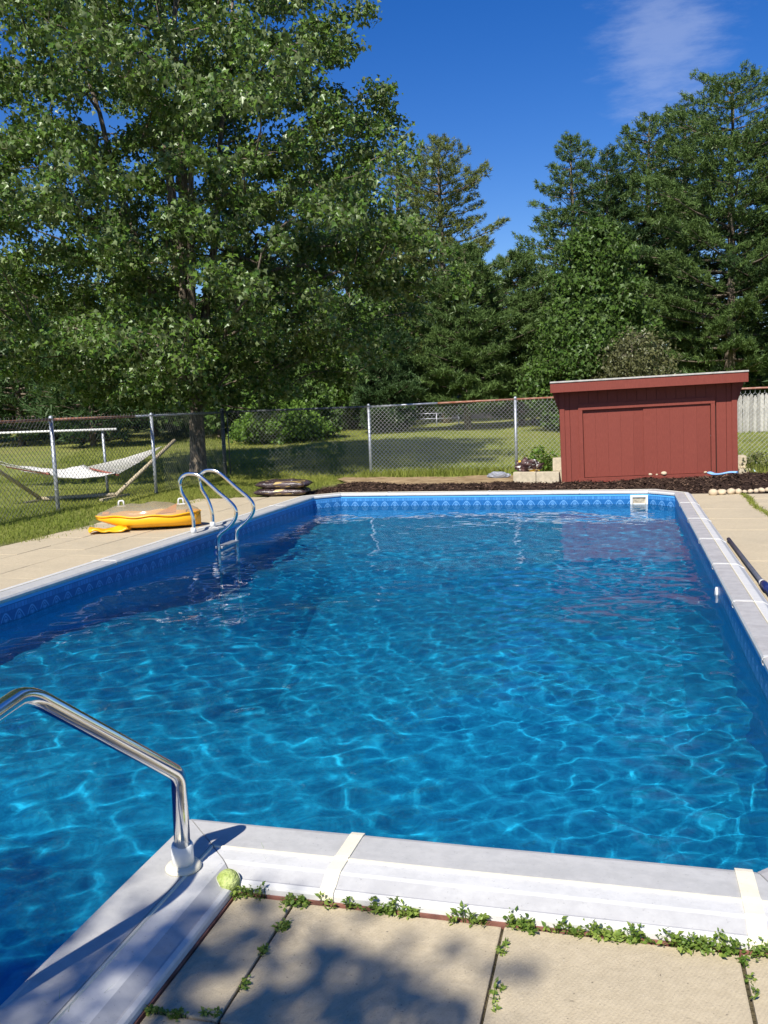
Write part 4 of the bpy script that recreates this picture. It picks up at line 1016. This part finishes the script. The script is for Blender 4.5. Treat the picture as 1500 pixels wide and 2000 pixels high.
def broadleaf(name, base, pz, pr, label, n_cl, n_lf, lsize, mat, trunk_r, seed, group=None, cat='tree', spread=.5, trunk_h=None, leaders=5, shape=(LEAF_V, LEAF_F), xs=(1, 1), shell=.45, droop=.55, clump=1):
    r_ = np.random.default_rng(seed); root = empty(name, base); tag(root, label, cat, group)
    z0, z1 = pz[0], pz[-1]; trunk_h = trunk_h or z0+.4
    # cluster centres, filling the envelope but denser towards its skin
    cen = []; lob = r_.normal(0, 1, (10, 3))
    tries = 0
    md = (pr.max()**2*(z1-z0)*2.0/n_cl)**(1/3)*(.60 if clump == 1 else .80)
    while len(cen) < n_cl and tries < n_cl*60:
        tries += 1
        z = r_.uniform(z0, z1); a = r_.uniform(0, 2*math.pi); R0 = np.interp(z, pz, pr)
        if r_.random() > R0/pr.max()+.08: continue
        R0 *= 1+.11*math.sin(3*a+z*1.1+seed)+.08*math.sin(5*a-z*1.7)+.07*math.sin(z*3.1+2*a)
        rr = R0*(r_.random()**shell)
        p = np.array((rr*math.cos(a)*xs[0], rr*math.sin(a)*xs[1], z))
        if cen and (len(cen) % 3 or clump > 1) and np.min(np.sum((np.array(cen)-p)**2, 1)) < md*md: continue
        cen.append(p)
    cen = np.array(cen)
    if clump > 1:                              # each centre becomes a domed bough of smaller sprays
        out_ = cen[:, :2]/(np.linalg.norm(cen[:, :2], axis=1)[:, None]+.01); sub = []
        for c, o_ in zip(cen, out_):
            sz_b = r_.uniform(.75, 1.35)
            for q in range(clump):
                a = r_.uniform(0, 6.28); rr = math.sqrt(r_.random())*.78*sz_b; u_ = rr*math.cos(a); v_ = rr*math.sin(a)*.9
                sub.append((c[0]+o_[0]*u_-o_[1]*v_, c[1]+o_[1]*u_+o_[0]*v_, c[2]+.22*sz_b-.62*rr*rr-.22*u_+r_.normal(0, .06)))
        cen = np.array(sub)
    # wood: trunk, leaders, and a limb to each cluster
    bm = bmesh.new()
    tp = [Vector((0, 0, -.15)), Vector((0, 0, .12)), Vector((.02, 0, .6)), Vector((.03, .02, trunk_h))]
    tube(bm, tp, [trunk_r*1.5, trunk_r*1.15, trunk_r, trunk_r*.88], 14); top = tp[-1]
    skel = []
    for k in range(leaders):
        a = 2*math.pi*k/leaders+r_.uniform(-.3, .3); sl = (r_.uniform(.10, .42) if k else .03)*pr.max()
        zt = z0+(z1-z0)*(r_.uniform(.62, .9) if k else .97); path = []
        for s in range(9):
            t = s/8; path.append(Vector((sl*math.cos(a)*(t**.8)*xs[0], sl*math.sin(a)*(t**.8)*xs[1], trunk_h-.1+(zt-trunk_h)*t))+Vector(r_.normal(0, .05, 3))*t)
        rads = [trunk_r*(.62 if k else .8)*(1-t_/8*.9)+.012 for t_ in range(9)]
        tube(bm, path, rads, 8); skel += [(np.array(p), q) for p, q in zip(path, rads)]
    SP = np.array([s[0] for s in skel]); SRr = np.array([s[1] for s in skel])
    LIMB = []                                  # limbs branch off leaders or off earlier limbs
    d0 = np.min(np.linalg.norm(cen[:, None]-SP[None], axis=2), 1); order = np.argsort(d0)
    NP = [tuple(p) for p in SP]; PL = [0.0]*len(NP); PAR = {}; CNT = np.ones(len(cen)); NID = {}
    for q in order:
        A_ = np.array(NP); c = cen[q]; dv = A_-c; dist = np.linalg.norm(dv, axis=1)
        cost = dist*(1+.8*(dist < .05)) + .35*np.array(PL) + 1.3*np.clip(dv[:, 2]-.1*dist, 0, None)
        k_ = int(np.argmin(cost)); PAR[q] = k_; NID[len(NP)] = q; NP.append(tuple(c)); PL.append(PL[k_]+dist[k_])
    for q in order[::-1]:
        if PAR[q] in NID: CNT[NID[PAR[q]]] += CNT[q]
    for q in order:
        k_ = PAR[q]; a = Vector(NP[k_]); b = Vector(cen[q]); L = (b-a).length
        r0 = .0065*math.sqrt(CNT[q]+.6); r0 = min(r0, .05)
        mid = a.lerp(b, .5)+Vector((0, 0, .05*L))+Vector(r_.normal(0, .07, 3))*L; LIMB.append((a, mid, b))
        tube(bm, [a, mid, b], [r0, r0*.85, max(.004, r0*.6)], 5, caps=False)
    order_l = list(order)
    obj('trunk', bm, m_bark.m, root)
    # leaves: little drooping sprays round each centre
    nc = len(cen); per = r_.poisson(n_lf, nc)+4; ci = np.repeat(np.arange(nc), per); n = len(ci)
    g = r_.normal(0, 1, (n, 3)); g /= np.linalg.norm(g, axis=1)[:, None]; g *= (r_.random(n)**.5)[:, None]
    csz = spread*r_.uniform(.7, 1.35, nc)
    outw = cen[:, :2]/(np.linalg.norm(cen[:, :2], axis=1)[:, None]+.01)
    off = g*np.array([1, 1, .62])*csz[ci][:, None]; off[:, 2] -= .35*np.abs(off[:, 0]**2+off[:, 1]**2)/spread
    pos = cen[ci]+off
    nl = 16; tl_ = r_.uniform(.35, 1, (len(LIMB), nl, 1)); la_ = np.array([[tuple(q) for q in l] for l in LIMB])
    lp = la_[:, None, 0]*(1-tl_)**2+2*tl_*(1-tl_)*la_[:, None, 1]+tl_**2*la_[:, None, 2]+r_.normal(0, .16*spread/.46, (len(LIMB), nl, 3))
    pos = np.concatenate([pos, lp.reshape(-1, 3)]); ci = np.concatenate([ci, np.repeat(np.array(order_l), nl)]); n = len(pos)
    pos[:, :2] += outw[ci]*(.12*spread)
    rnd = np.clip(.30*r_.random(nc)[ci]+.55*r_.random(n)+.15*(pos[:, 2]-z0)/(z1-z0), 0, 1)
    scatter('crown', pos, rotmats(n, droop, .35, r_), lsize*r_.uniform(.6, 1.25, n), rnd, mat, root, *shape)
    return root

tb_ = at(388, 928)
maple = broadleaf('maple_tree', (tb_.x, tb_.y, -.03), prof_z, prof_r, 'tall spreading maple tree with dense green crown and thick trunk behind fence', 270, 62, .12, m_leaf, .185, 3, spread=.37, shell=.42, leaders=7, clump=7)

def conifer(base, h, rad, label, seed, mat, z_low=.12, dens=1.0, group='pines at the edge of the meadow', flat=.55, tuft=.28, lop=0.0, name='pine_tree', tip=.58):
    r_ = np.random.default_rng(seed); root = empty(name, base); tag(root, label, 'tree', group)
    bm = bmesh.new(); tr_ = .016*h+.03
    tube(bm, [Vector((.04*math.sin(k*1.3+seed), .04*math.cos(k*.9), -.2+(h*.985+.2)*k/8)) for k in range(9)], [tr_*(1-k/8)**.8+.012 for k in range(9)], 8)
    P_, D_, S_, Rn = [], [], [], []
    z = h*z_low
    while z < h*.985:
        f = (z/h-z_low)/(1-z_low); prof = (1-f)**tip*(.55+.45*min(1, f*5)) + .03
        nb_ = r_.integers(4, 8) if f < .8 else 4; a0 = r_.uniform(0, 6.28); wz = r_.uniform(.72, 1.15)
        for b in range(nb_):
            a = a0+2*math.pi*b/nb_+r_.normal(0, .22); L = rad*prof*wz*r_.uniform(.62, 1.18)*(1+lop*math.cos(a))
            rise = r_.uniform(-.08, .22)+.45*f; 
            dx = np.array((math.cos(a), math.sin(a), 0)); sd = np.array((-math.sin(a), math.cos(a), 0))
            tip_ = dx*L+np.array((0, 0, rise*L*.7)); zc = np.array((0, 0, z))
            if L > .35: tube(bm, [Vector(zc), Vector(zc+tip_*.5+np.array((0, 0, -.03*L))), Vector(zc+tip_)], [.012+.012*L, .008+.007*L, .006], 4, caps=False)
            nt = max(5, int(1.12*dens*(4+10*L+2.3*L*L)))
            t = r_.random(nt)**.62*.82+.2; w_ = (r_.random(nt)*2-1)*np.minimum(.42*L, .9)*np.sqrt(np.clip(1.12-t, .06, 1))*1.25
            droopz = -.10*L*np.abs(w_)
            pos = zc+tip_*t[:, None]+sd*w_[:, None]+np.stack([np.zeros(nt), np.zeros(nt), droopz+r_.normal(0, .07*flat, nt)+.12*L*(t**2)*flat], -1)
            od = dx*.9+sd*(w_/(L+.1))[:, None]*1.2+np.array((0, 0, .55+.4*f)); od /= np.linalg.norm(od, axis=1)[:, None]
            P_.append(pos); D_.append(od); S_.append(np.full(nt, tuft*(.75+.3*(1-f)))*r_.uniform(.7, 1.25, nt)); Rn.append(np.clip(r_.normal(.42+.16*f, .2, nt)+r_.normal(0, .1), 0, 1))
        z += h*r_.uniform(.022, .042)*(1.15-.45*f)
    obj('trunk', bm, m_bark.m, root)
    P_ = np.concatenate(P_); D_ = np.concatenate(D_); S_ = np.concatenate(S_); Rn = np.concatenate(Rn); n = len(P_); nbl = 11
    dirs = D_[:, None]*.75+r_.normal(0, .52, (n, nbl, 3)); dirs /= np.linalg.norm(dirs, axis=2)[..., None]
    ln_ = S_[:, None]*r_.uniform(.55, 1.1, (n, nbl)); tipp = P_[:, None]+dirs*ln_[..., None]
    sd = np.cross(dirs, r_.normal(0, 1, (n, nbl, 3))); sd /= np.linalg.norm(sd, axis=2)[..., None]; sd *= (.062*ln_+.006)[..., None]
    st_ = P_[:, None]+r_.normal(0, .05, (n, nbl, 3))
    v = np.stack([st_+sd, tipp, st_-sd], 2).reshape(-1, 3); m_ = n*nbl
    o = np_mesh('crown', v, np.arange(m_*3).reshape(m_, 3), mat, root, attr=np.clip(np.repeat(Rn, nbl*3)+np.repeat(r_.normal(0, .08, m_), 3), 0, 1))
    o['kind'] = 'stuff'; return root
def pine_at(px, top_py, wpx, Y, label, seed, mat=None, **kw):
    b = atY(px, 830, Y); t = atY(px, top_py, Y); gz_ = float(ground_h(np.array(b.x), np.array(Y)))
    dist = math.hypot(b.x, Y); return conifer((b.x, Y, gz_), t.z-gz_, wpx/1729*dist/2, label, seed, mat or m_pine, **kw)
pine_at(872, 255, 340, 44, 'tall white pine with yellowish top standing left of the sky gap', 21, m_pine_y, z_low=.2, flat=.8)
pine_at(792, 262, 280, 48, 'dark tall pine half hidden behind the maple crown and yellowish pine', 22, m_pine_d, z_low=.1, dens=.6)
pine_at(915, 478, 290, 37, 'bright green layered pine in front of the yellowish pine', 23, m_pine, z_low=.10, dens=1.3, flat=.6)
pine_at(1020, 490, 260, 39, 'small soft green pine filling the gap between tall groups', 24, m_pine, z_low=.06, dens=1.2)
pine_at(760, 628, 190, 36, 'short dark spruce at the foot of the pines beside the maple', 25, m_pine_d, z_low=.04, name='spruce_tree')
pine_at(1122, 262, 270, 44, 'slim pine with pointed top at the left end of the tall group', 26, m_pine, z_low=.12, flat=.8)
pine_at(1190, 285, 270, 42, 'bushy pine between the slim pine and twin-topped pine', 27, m_pine_d, z_low=.12)
pine_at(1268, 222, 320, 43, 'twin-topped pine left of the tallest pine', 28, m_pine, z_low=.14, flat=.8)
pine_at(1425, 150, 490, 41, 'tallest broad white pine standing behind the red shed', 29, m_pine, z_low=.14, dens=1.2, flat=.8, tip=.5)
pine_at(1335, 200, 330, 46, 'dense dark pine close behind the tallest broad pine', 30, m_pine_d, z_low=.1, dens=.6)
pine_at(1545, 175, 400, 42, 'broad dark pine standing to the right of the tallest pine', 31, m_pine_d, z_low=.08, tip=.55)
pine_at(1120, 600, 190, 36, 'low dark green pine in front of the slim pine', 32, m_pine, z_low=.05, dens=1.2)
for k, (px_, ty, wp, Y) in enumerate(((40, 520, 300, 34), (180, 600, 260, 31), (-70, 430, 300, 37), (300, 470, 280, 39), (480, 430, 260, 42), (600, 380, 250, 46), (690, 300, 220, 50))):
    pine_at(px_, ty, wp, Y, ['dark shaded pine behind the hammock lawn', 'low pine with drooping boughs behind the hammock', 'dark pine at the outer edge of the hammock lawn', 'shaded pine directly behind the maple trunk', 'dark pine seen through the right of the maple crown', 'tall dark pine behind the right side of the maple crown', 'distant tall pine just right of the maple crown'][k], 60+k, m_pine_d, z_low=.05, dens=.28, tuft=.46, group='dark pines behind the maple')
def bl_at(name, px, base_py, top_py, wpx, Y, label, n_cl, n_lf, ls, mat, seed, **kw):
    b = atY(px, base_py, Y); t = atY(px, top_py, Y); gz_ = float(ground_h(np.array(b.x), np.array(Y))); h = t.z-gz_; r0 = wpx/1729*math.hypot(b.x, Y)/2
    low = kw.pop('low', .12)
    return broadleaf(name, (b.x, Y, gz_), np.array([h*low, h*(low+.12), h*(low+.33), h*.72, h*.92, h]), np.array([.35, .8, 1.0, .8, .45, .08])*r0, label, n_cl, n_lf, ls, mat, kw.pop('tr', .1), seed, **kw)
bl_at('oak_tree', 1165, 830, 430, 190, 35, 'dark leafy deciduous tree in front of the right pines', 300, 60, .19, m_leaf2, 71, spread=.55, cat='tree', low=.06)
bl_at('shade_tree', 1130, 830, 590, 190, 33.5, 'round leafy tree above the left end of the shed', 200, 60, .17, m_leaf2, 72, spread=.5, cat='tree', low=.04)
bl_at('willow_shrub', 1235, 830, 650, 170, 32, 'brownish airy shrub rising behind the shed roof', 170, 60, .13, m_leaf3, 73, spread=.5, cat='shrub', shape=(OVAL_V, OVAL_F), low=.05)
bl_at('bare_birch', 1042, 830, 500, 90, 41, 'thin sparse birch with pale leaves in the gap between pines', 60, 14, .12, m_leaf3, 74, spread=.5, cat='tree', shape=(OVAL_V, OVAL_F), low=.2)
bl_at('leafy_bush', 540, 850, 782, 165, 31, 'bright green leafy bush at the far edge of the meadow', 130, 70, .15, m_weed, 75, spread=.42, cat='bush', low=.02)
bl_at('leafy_bush', 600, 850, 745, 120, 33, 'taller leafy bush behind the bright green one', 100, 60, .16, m_leaf2, 76, spread=.45, cat='bush', low=.02)
bl_at('forest_tree', 690, 845, 560, 260, 41, 'shaded leafy tree behind the right foot of the maple', 140, 50, .25, m_leaf2, 77, spread=.7, cat='tree', low=.03)
bl_at('forest_tree', 430, 850, 560, 330, 37, 'shaded leafy tree directly behind the maple trunk', 150, 50, .25, m_leaf2, 78, spread=.75, cat='tree', low=.03)
bl_at('forest_tree', 110, 870, 480, 380, 40, 'shaded leafy tree behind the hammock pines', 150, 50, .28, m_leaf2, 79, spread=.8, cat='tree', low=.02)
# the wood that closes the view farther back
def wood(name, x0, x1, y0, y1, h0, h1, n, ls, mat, label, seed):
    r_ = np.random.default_rng(seed); x = r_.uniform(x0, x1, n); y = r_.uniform(y0, y1, n)
    hh = h0+(h1-h0)*(.5+.5*np.sin(x*.9+seed)*np.cos(x*.37+2)); z = ground_h(x, y)+hh*r_.random(n)**.9
    cl_ = .6*np.sin(x*2.1+z*1.7)+.6*np.sin(z*2.6+y); z += .25*cl_
    o = scatter(name, np.stack([x, y, z], -1), rotmats(n, .4, .3, r_), ls*r_.uniform(.6, 1.3, n), np.clip(r_.random(n)*.6+.2*cl_+.1, 0, 1), mat, None)
    tag(o, label, 'woods', kind='stuff')
wood('distant_woods', -60, -8, 52, 60, 4, 9, 16000, .7, m_leaf2, 'dark distant woods closing the view behind the maple', 5)
wood('distant_woods', -8, 40, 52, 60, 2.5, 5.5, 13000, .66, m_leaf2, 'low dark woods behind the pines and shed', 6)

# ------------------------------------------------------------------ weeds in the paving
def weed(name, c, lx, ly, n, ls, label, seed, rz=0.0, hgt=.03, group='weeds along the near coping'):
    r_ = np.random.default_rng(seed); root = empty(name, c, rz); tag(root, label, 'weed', group)
    hgt *= r_.uniform(.5, 1.6); cx_ = r_.normal(0, .6, max(3, n//16)); ki = r_.integers(0, len(cx_), n); x = (cx_[ki]+r_.normal(0, .16, n))*lx; y = (r_.normal(0, .45, len(cx_))[ki]+r_.normal(0, .3, n))*ly; z = r_.random(n)*hgt*np.exp(-(x/lx)**2)+.003
    scatter('leaves', np.stack([x, y, z], -1), rotmats(n, -.25, 1.2, r_), ls*r_.uniform(.35, 1.35, n), np.clip(r_.random(n)**1.3+r_.normal(0, .15), 0, 1), m_weed2, root, OVAL_V, OVAL_F)
    bm = bmesh.new()
    for k in range(max(3, n//14)):
        i = r_.integers(n); p = Vector((x[i], y[i], z[i])); tube(bm, [Vector((x[i]*.5, y[i]*.5, -.012)), Vector((x[i]*.8, y[i]*.8, z[i]*.8)), p], .0011, 4, caps=False)
    obj('stems', bm, m_weed, root); return root
lb = 'low leafy green weed clump growing along the near coping edge'
for k, (px_, py_, lx, ly, n) in enumerate(((500,1716,.045,.02,90),(545,1718,.05,.02,60),(600,1728,.04,.035,120),(655,1728,.03,.02,40),(697,1738,.03,.025,70),(748,1742,.04,.02,80),(790,1748,.055,.022,130),(828,1755,.03,.02,70),(920,1764,.035,.022,110),(955,1772,.03,.018,60),(1012,1782,.05,.03,150),(1040,1778,.03,.02,70),(1098,1788,.04,.02,100),(1165,1793,.05,.028,150),(1205,1796,.05,.022,130),(1245,1800,.04,.02,100),(1300,1806,.05,.022,140),(1345,1811,.045,.02,120),(1395,1822,.05,.035,150),(1440,1822,.05,.026,140),(1485,1828,.05,.025,140))):
    p = at(px_, py_, 0); weed('weed_clump', (p.x, min(p.y, NE-.004), -.004), lx, ly, n, .017, lb, 200+k)
lj = 'small weed clump rooted in a joint between near paving slabs'
for k, (px_, py_, lx, ly, n) in enumerate(((588,1762,.012,.05,110),(555,1806,.014,.03,60),(552,1812,.016,.02,50),(520,1852,.012,.035,60),(478,1925,.008,.04,40),(986,1842,.008,.02,26),(980,1858,.01,.018,26),(972,1930,.009,.03,40),(965,1960,.008,.03,26),(1452,1850,.014,.02,40),(1458,1880,.01,.022,30),(1466,1915,.01,.02,24),(1472,1945,.01,.02,24),(300,1975,.05,.014,90),(360,1982,.05,.012,70),(420,1985,.04,.012,60),(260,1950,.02,.012,30))):
    p = at(px_, py_, 0); weed('weed_clump', (p.x, p.y, -.004), lx, ly, n, .013, lj, 240+k, group='weeds in the near paving joints', hgt=.014)
def grass_tuft(px_, py_, n, h, seed, label, rx=.02):
    p = at(px_, py_, 0); r_ = np.random.default_rng(seed); bm = bmesh.new()
    for k in range(n):
        a = r_.uniform(0, 6.28); L = h*r_.uniform(.5, 1.2); bx_ = Vector((r_.normal(0, rx), r_.normal(0, .006), -.01)); lean = r_.uniform(.2, 1.0)
        q = [bx_+Vector((math.cos(a)*lean*L*t**1.6, math.sin(a)*lean*L*t**1.6, L*(t-.35*lean*t*t))) for t in (0, .35, .7, 1)]
        s = Vector((-math.sin(a), math.cos(a), 0))*.0016
        v = [[bm.verts.new(w_+s*(1-i/3.3)), bm.verts.new(w_-s*(1-i/3.3))] for i, w_ in enumerate(q)]
        for i in range(3): bm.faces.new((v[i][0], v[i][1], v[i+1][1], v[i+1][0]))
    o = obj('grass_tuft', bm, m_tuft); o.location = (p.x, p.y, 0); tag(o, label, 'grass tuft', 'grass tufts by the coping')
m_tuft = plain('tuft_green', (.17, .26, .05), .7, 0, .4, 30)
gl = 'thin tuft of long grass blades beside the white coping'
for k, (a, b, n, h) in enumerate(((530, 1712, 16, .10), (505, 1718, 10, .07), (590, 1722, 8, .06), (1030, 1775, 8, .06), (1160, 1790, 10, .07), (345, 1812, 10, .08), (300, 1875, 7, .06), (760, 1740, 5, .08), (170, 1985, 16, .10), (120, 2010, 14, .10), (215, 1960, 8, .06))):
    grass_tuft(a, b, n, h, 300+k, gl)
# wild plants near the shed
def bushy(name, px_, py_, Y, n, spread, h, label, mat, seed, ls=.07):
    b = atY(px_, py_, Y); root = empty(name, (b.x, Y, max(-.02, b.z))); tag(root, label, 'plant'); r_ = np.random.default_rng(seed)
    x = r_.normal(0, spread, n); y = r_.normal(0, spread*.6, n); z = h*r_.random(n)*np.exp(-(x/spread/1.8)**2)
    scatter('leaves', np.stack([x, y, z], -1), rotmats(n, .1, .6, r_), ls*r_.uniform(.5, 1.3, n), r_.random(n), mat, root, OVAL_V, OVAL_F)
    bm = bmesh.new()
    for k in range(14): i = r_.integers(n); tube(bm, [Vector((x[i]*.3, y[i]*.3, -.02)), Vector((x[i]*.7, y[i]*.7, z[i]*.6)), Vector((x[i], y[i], z[i]))], .004, 4, caps=False)
    obj('stems', bm, m_weed, root)
bushy('wild_plant', 1052, 925, 16.4, 620, .17, .50, 'leafy green wild plant behind the crumpled bag and blocks', m_weed, 401)
bushy('wild_plant', 1078, 925, 16.6, 300, .10, .40, 'thin green wild plant against the left end of the shed', m_weed, 402)
bushy('wild_plant', 1480, 930, 16.0, 700, .25, .42, 'rough leafy wild plant beside the garden hose', m_leaf3, 403, .06)
# ------------------------------------------------------------------ far buildings and fences
m_far = plain('tan_siding', (.33, .30, .26), .8, 0, .1, 1); m_farroof = plain('grey_shingles', (.13, .13, .135), .9, 0, .15, 4); m_wht = plain('white_siding', (.68, .68, .66), .7, 0, .05, 1); m_glass = plain('dark_window', (.03, .04, .05), .15)
def house(px0, px1, base_py, eave_py, ridge_py, Y, label, wall, roofm, gable=True, depth_=5.0, wins=()):
    a = atY(px0, base_py, Y); b = atY(px1, base_py, Y); e = atY((px0+px1)/2, eave_py, Y).z; rdg = atY((px0+px1)/2, ridge_py, Y).z; g = float(ground_h(np.array((a.x+b.x)/2), np.array(Y)))
    c = Vector(((a.x+b.x)/2, Y, g)); w = abs(b.x-a.x)/2; e -= g; rdg -= g
    root = empty('house', c); tag(root, label, 'building')
    bm = bmesh.new(); box(bm, -w, w, 0, depth_, -.3, e); 
    if gable:
        q = [bm.verts.new(p) for p in ((-w, 0, e), (w, 0, e), (0, 0, rdg))]; bm.faces.new(q)
    obj('wall', bm, wall, root)
    bm = bmesh.new(); o_ = .3; t_ = .12
    if gable: prs = [((-w-o_, -o_, e-.1), (0, -o_, rdg+.06), (0, depth_+o_, rdg+.06), (-w-o_, depth_+o_, e-.1)), ((0, -o_, rdg+.06), (w+o_, -o_, e-.1), (w+o_, depth_+o_, e-.1), (0, depth_+o_, rdg+.06))]
    else: prs = [((-w-o_, -o_, e), (w+o_, -o_, e), (w+o_, depth_/2, rdg), (-w-o_, depth_/2, rdg)), ((-w-o_, depth_/2, rdg), (w+o_, depth_/2, rdg), (w+o_, depth_+o_, e), (-w-o_, depth_+o_, e))]
    for q in prs:
        v = [bm.verts.new(p) for p in q]; v2 = [bm.verts.new((p[0], p[1], p[2]+t_)) for p in q]; bm.faces.new(v[::-1]); bm.faces.new(v2)
        for k in range(4): bm.faces.new((v[k], v[(k+1) % 4], v2[(k+1) % 4], v2[k]))
    obj('roof', bm, roofm, root)
    for (u, z0, ww, hh) in wins:
        bm = bmesh.new(); box(bm, u-ww/2-.06, u+ww/2+.06, -.06, -.005, z0-.06, z0+hh+.06); f_ = obj('window', bm, m_wht, root)
        bm = bmesh.new(); box(bm, u-ww/2, u+ww/2, -.075, -.062, z0, z0+hh); obj('pane', bm, m_glass, f_)
house(880, 1085, 818, 790, 760, 50, 'long low tan building seen under the pines', m_far, m_farroof, False, 5, ((-1.5, .9, .9, .8), (1.2, .9, .9, .8)))
house(1325, 1400, 830, 728, 700, 56, 'white gabled house glimpsed through the pines above the shed', m_wht, m_farroof, True, 6, ((0, 2.2, .8, 1.0),))
house(1440, 1620, 830, 772, 748, 58, 'grey roofed house beyond the stockade fence', m_wht, m_farroof, False, 7, ((-1.5, 1.2, .8, .8),))
house(448, 462, 850, 812, 800, 40, 'small white outbuilding glimpsed past the dark corner post', m_wht, m_farroof, True, 2)
# stockade fence of single pickets
m_pick = Mat('weathered_picket'); pk = m_pick.noise(6, 5, .7, stretch=(3, 3, .4)); m_pick.set(color=m_pick.mix(m_pick.ramp(m_pick.math('ADD', pk, m_pick.math('MULTIPLY', m_pick.math('SUBTRACT', m_pick.rnd(), .5), .5)), .3, .7), (0.27, 0.255, 0.225), (0.50, 0.475, 0.42)), rough=.9)
SY = 30.0; pa = atY(1405, 824, SY); pb_ = atY(1560, 824, SY); ztop = atY(1470, 769, SY).z; g0 = float(ground_h(np.array(5.), np.array(SY)))
sf = empty('stockade_fence', (pa.x, SY, g0)); tag(sf, 'weathered grey stockade fence of pointed pickets beyond the shed', 'fence')
bm = bmesh.new(); hgt = ztop-g0; pw = .105
vv = [(-pw*.46, 0), (pw*.46, 0), (pw*.46, hgt-.07), (0, hgt), (-pw*.46, hgt-.07)]
A = [bm.verts.new((x, 0, z)) for x, z in vv]; B = [bm.verts.new((x, .03, z)) for x, z in vv]; bm.faces.new(A); bm.faces.new(B[::-1])
for k in range(5): bm.faces.new((A[k], B[k], B[(k+1) % 5], A[(k+1) % 5]))
bmesh.ops.recalc_face_normals(bm, faces=bm.faces[:]); p0 = obj('picket', bm, m_pick.m, sf)
npk = int((pb_.x-pa.x)/pw)
for k in range(npk):
    o = p0 if k == 0 else p0.copy()
    if k: C.objects.link(o); o.parent = sf
    o.location = (k*pw, random.uniform(-.008, .008), random.uniform(-.05, .02)); o.rotation_euler = (0, random.uniform(-.012, .012), 0)
for z in (.4, hgt-.4):
    bm = bmesh.new(); box(bm, 0, npk*pw, .04, .09, z-.05, z+.05); obj('rail', bm, m_pick.m, sf)
# small far wire fence
ff = empty('garden_fence', atY(840, 832, 42)); tag(ff, 'short pale wire garden fence at the far edge of the meadow', 'fence')
fw = 3.2
for k in range(4):
    bm = bmesh.new(); tube(bm, [(-fw/2+fw*k/3-.2, 0, -.2), (-fw/2+fw*k/3-.2, 0, .62)], .03, 6); obj('post', bm, m_galv.m, ff)
for z in (.6, .35):
    bm = bmesh.new(); tube(bm, [(-fw/2-.2, 0, z), (fw/2-.2, 0, z)], .02, 6); obj('rail', bm, m_galv.m, ff)
# parked trailer glimpsed in the shade, left of the garden fence
tr0 = atY(733, 836, 40)
tl_ = empty('utility_trailer', (tr0.x, 40, float(ground_h(np.array(tr0.x), np.array(40.))))); tag(tl_, 'small blue-grey utility trailer parked in the tree shade', 'trailer')
m_trl = plain('bluegrey_paint', (.16, .20, .26), .5, .2, .1, 4)
bm = bmesh.new(); box(bm, -.6, .6, -.4, .5, .35, .78, .03); obj('box', bm, m_trl, tl_)
for s in (-.35, .35):
    bm = bmesh.new(); lathe(bm, [(.06, -.06), (.2, -.07), (.22, 0), (.2, .07), (.06, .06)], 14); o = obj('wheel', bm, plain('rubber', (.02, .02, .02), .8), tl_); o.rotation_euler = (R(90), 0, 0); o.location = (s, -.46, .22)
bm = bmesh.new(); tube(bm, [(-.6, 0, .38), (-1.2, 0, .36)], .03, 6); obj('drawbar', bm, m_postd, tl_)

# ------------------------------------------------------------------ behind the camera: an inferred tree, and others added to throw near shadows
broadleaf('unseen_tree', (-2.15, -5.6, 0), np.array([3.2, 3.9, 4.9, 6.0, 6.8, 7.3]), np.array([.8, 1.7, 2.2, 1.9, 1.2, .2]), 'leafy yard tree behind the paving that shades the near slabs', 190, 80, .12, m_leaf2, .12, 91, spread=.42, cat='tree')
broadleaf('unseen_tree', (-4.25, -4.6, 0), np.array([3.4, 4.1, 5.1, 6.2, 6.9, 7.4]), np.array([.6, 1.2, 1.5, 1.3, .9, .2]), 'leafy tree added out of view to shade the entry bay', 110, 80, .12, m_leaf2, .1, 93, spread=.42, cat='tree')  # added beside the inferred tree so that shade falls in the bay
broadleaf('unseen_tree', (.0, -4.42, 0), np.array([3.6, 4.2, 4.8, 5.4, 5.8, 6.1]), np.array([.3, .5, .62, .6, .4, .12]), 'slim round-headed tree added out of view to cast the corner shadow', 60, 90, .11, m_leaf2, .07, 92, spread=.34, cat='tree')  # added in place of a person behind the camera, to cast the corner shadow
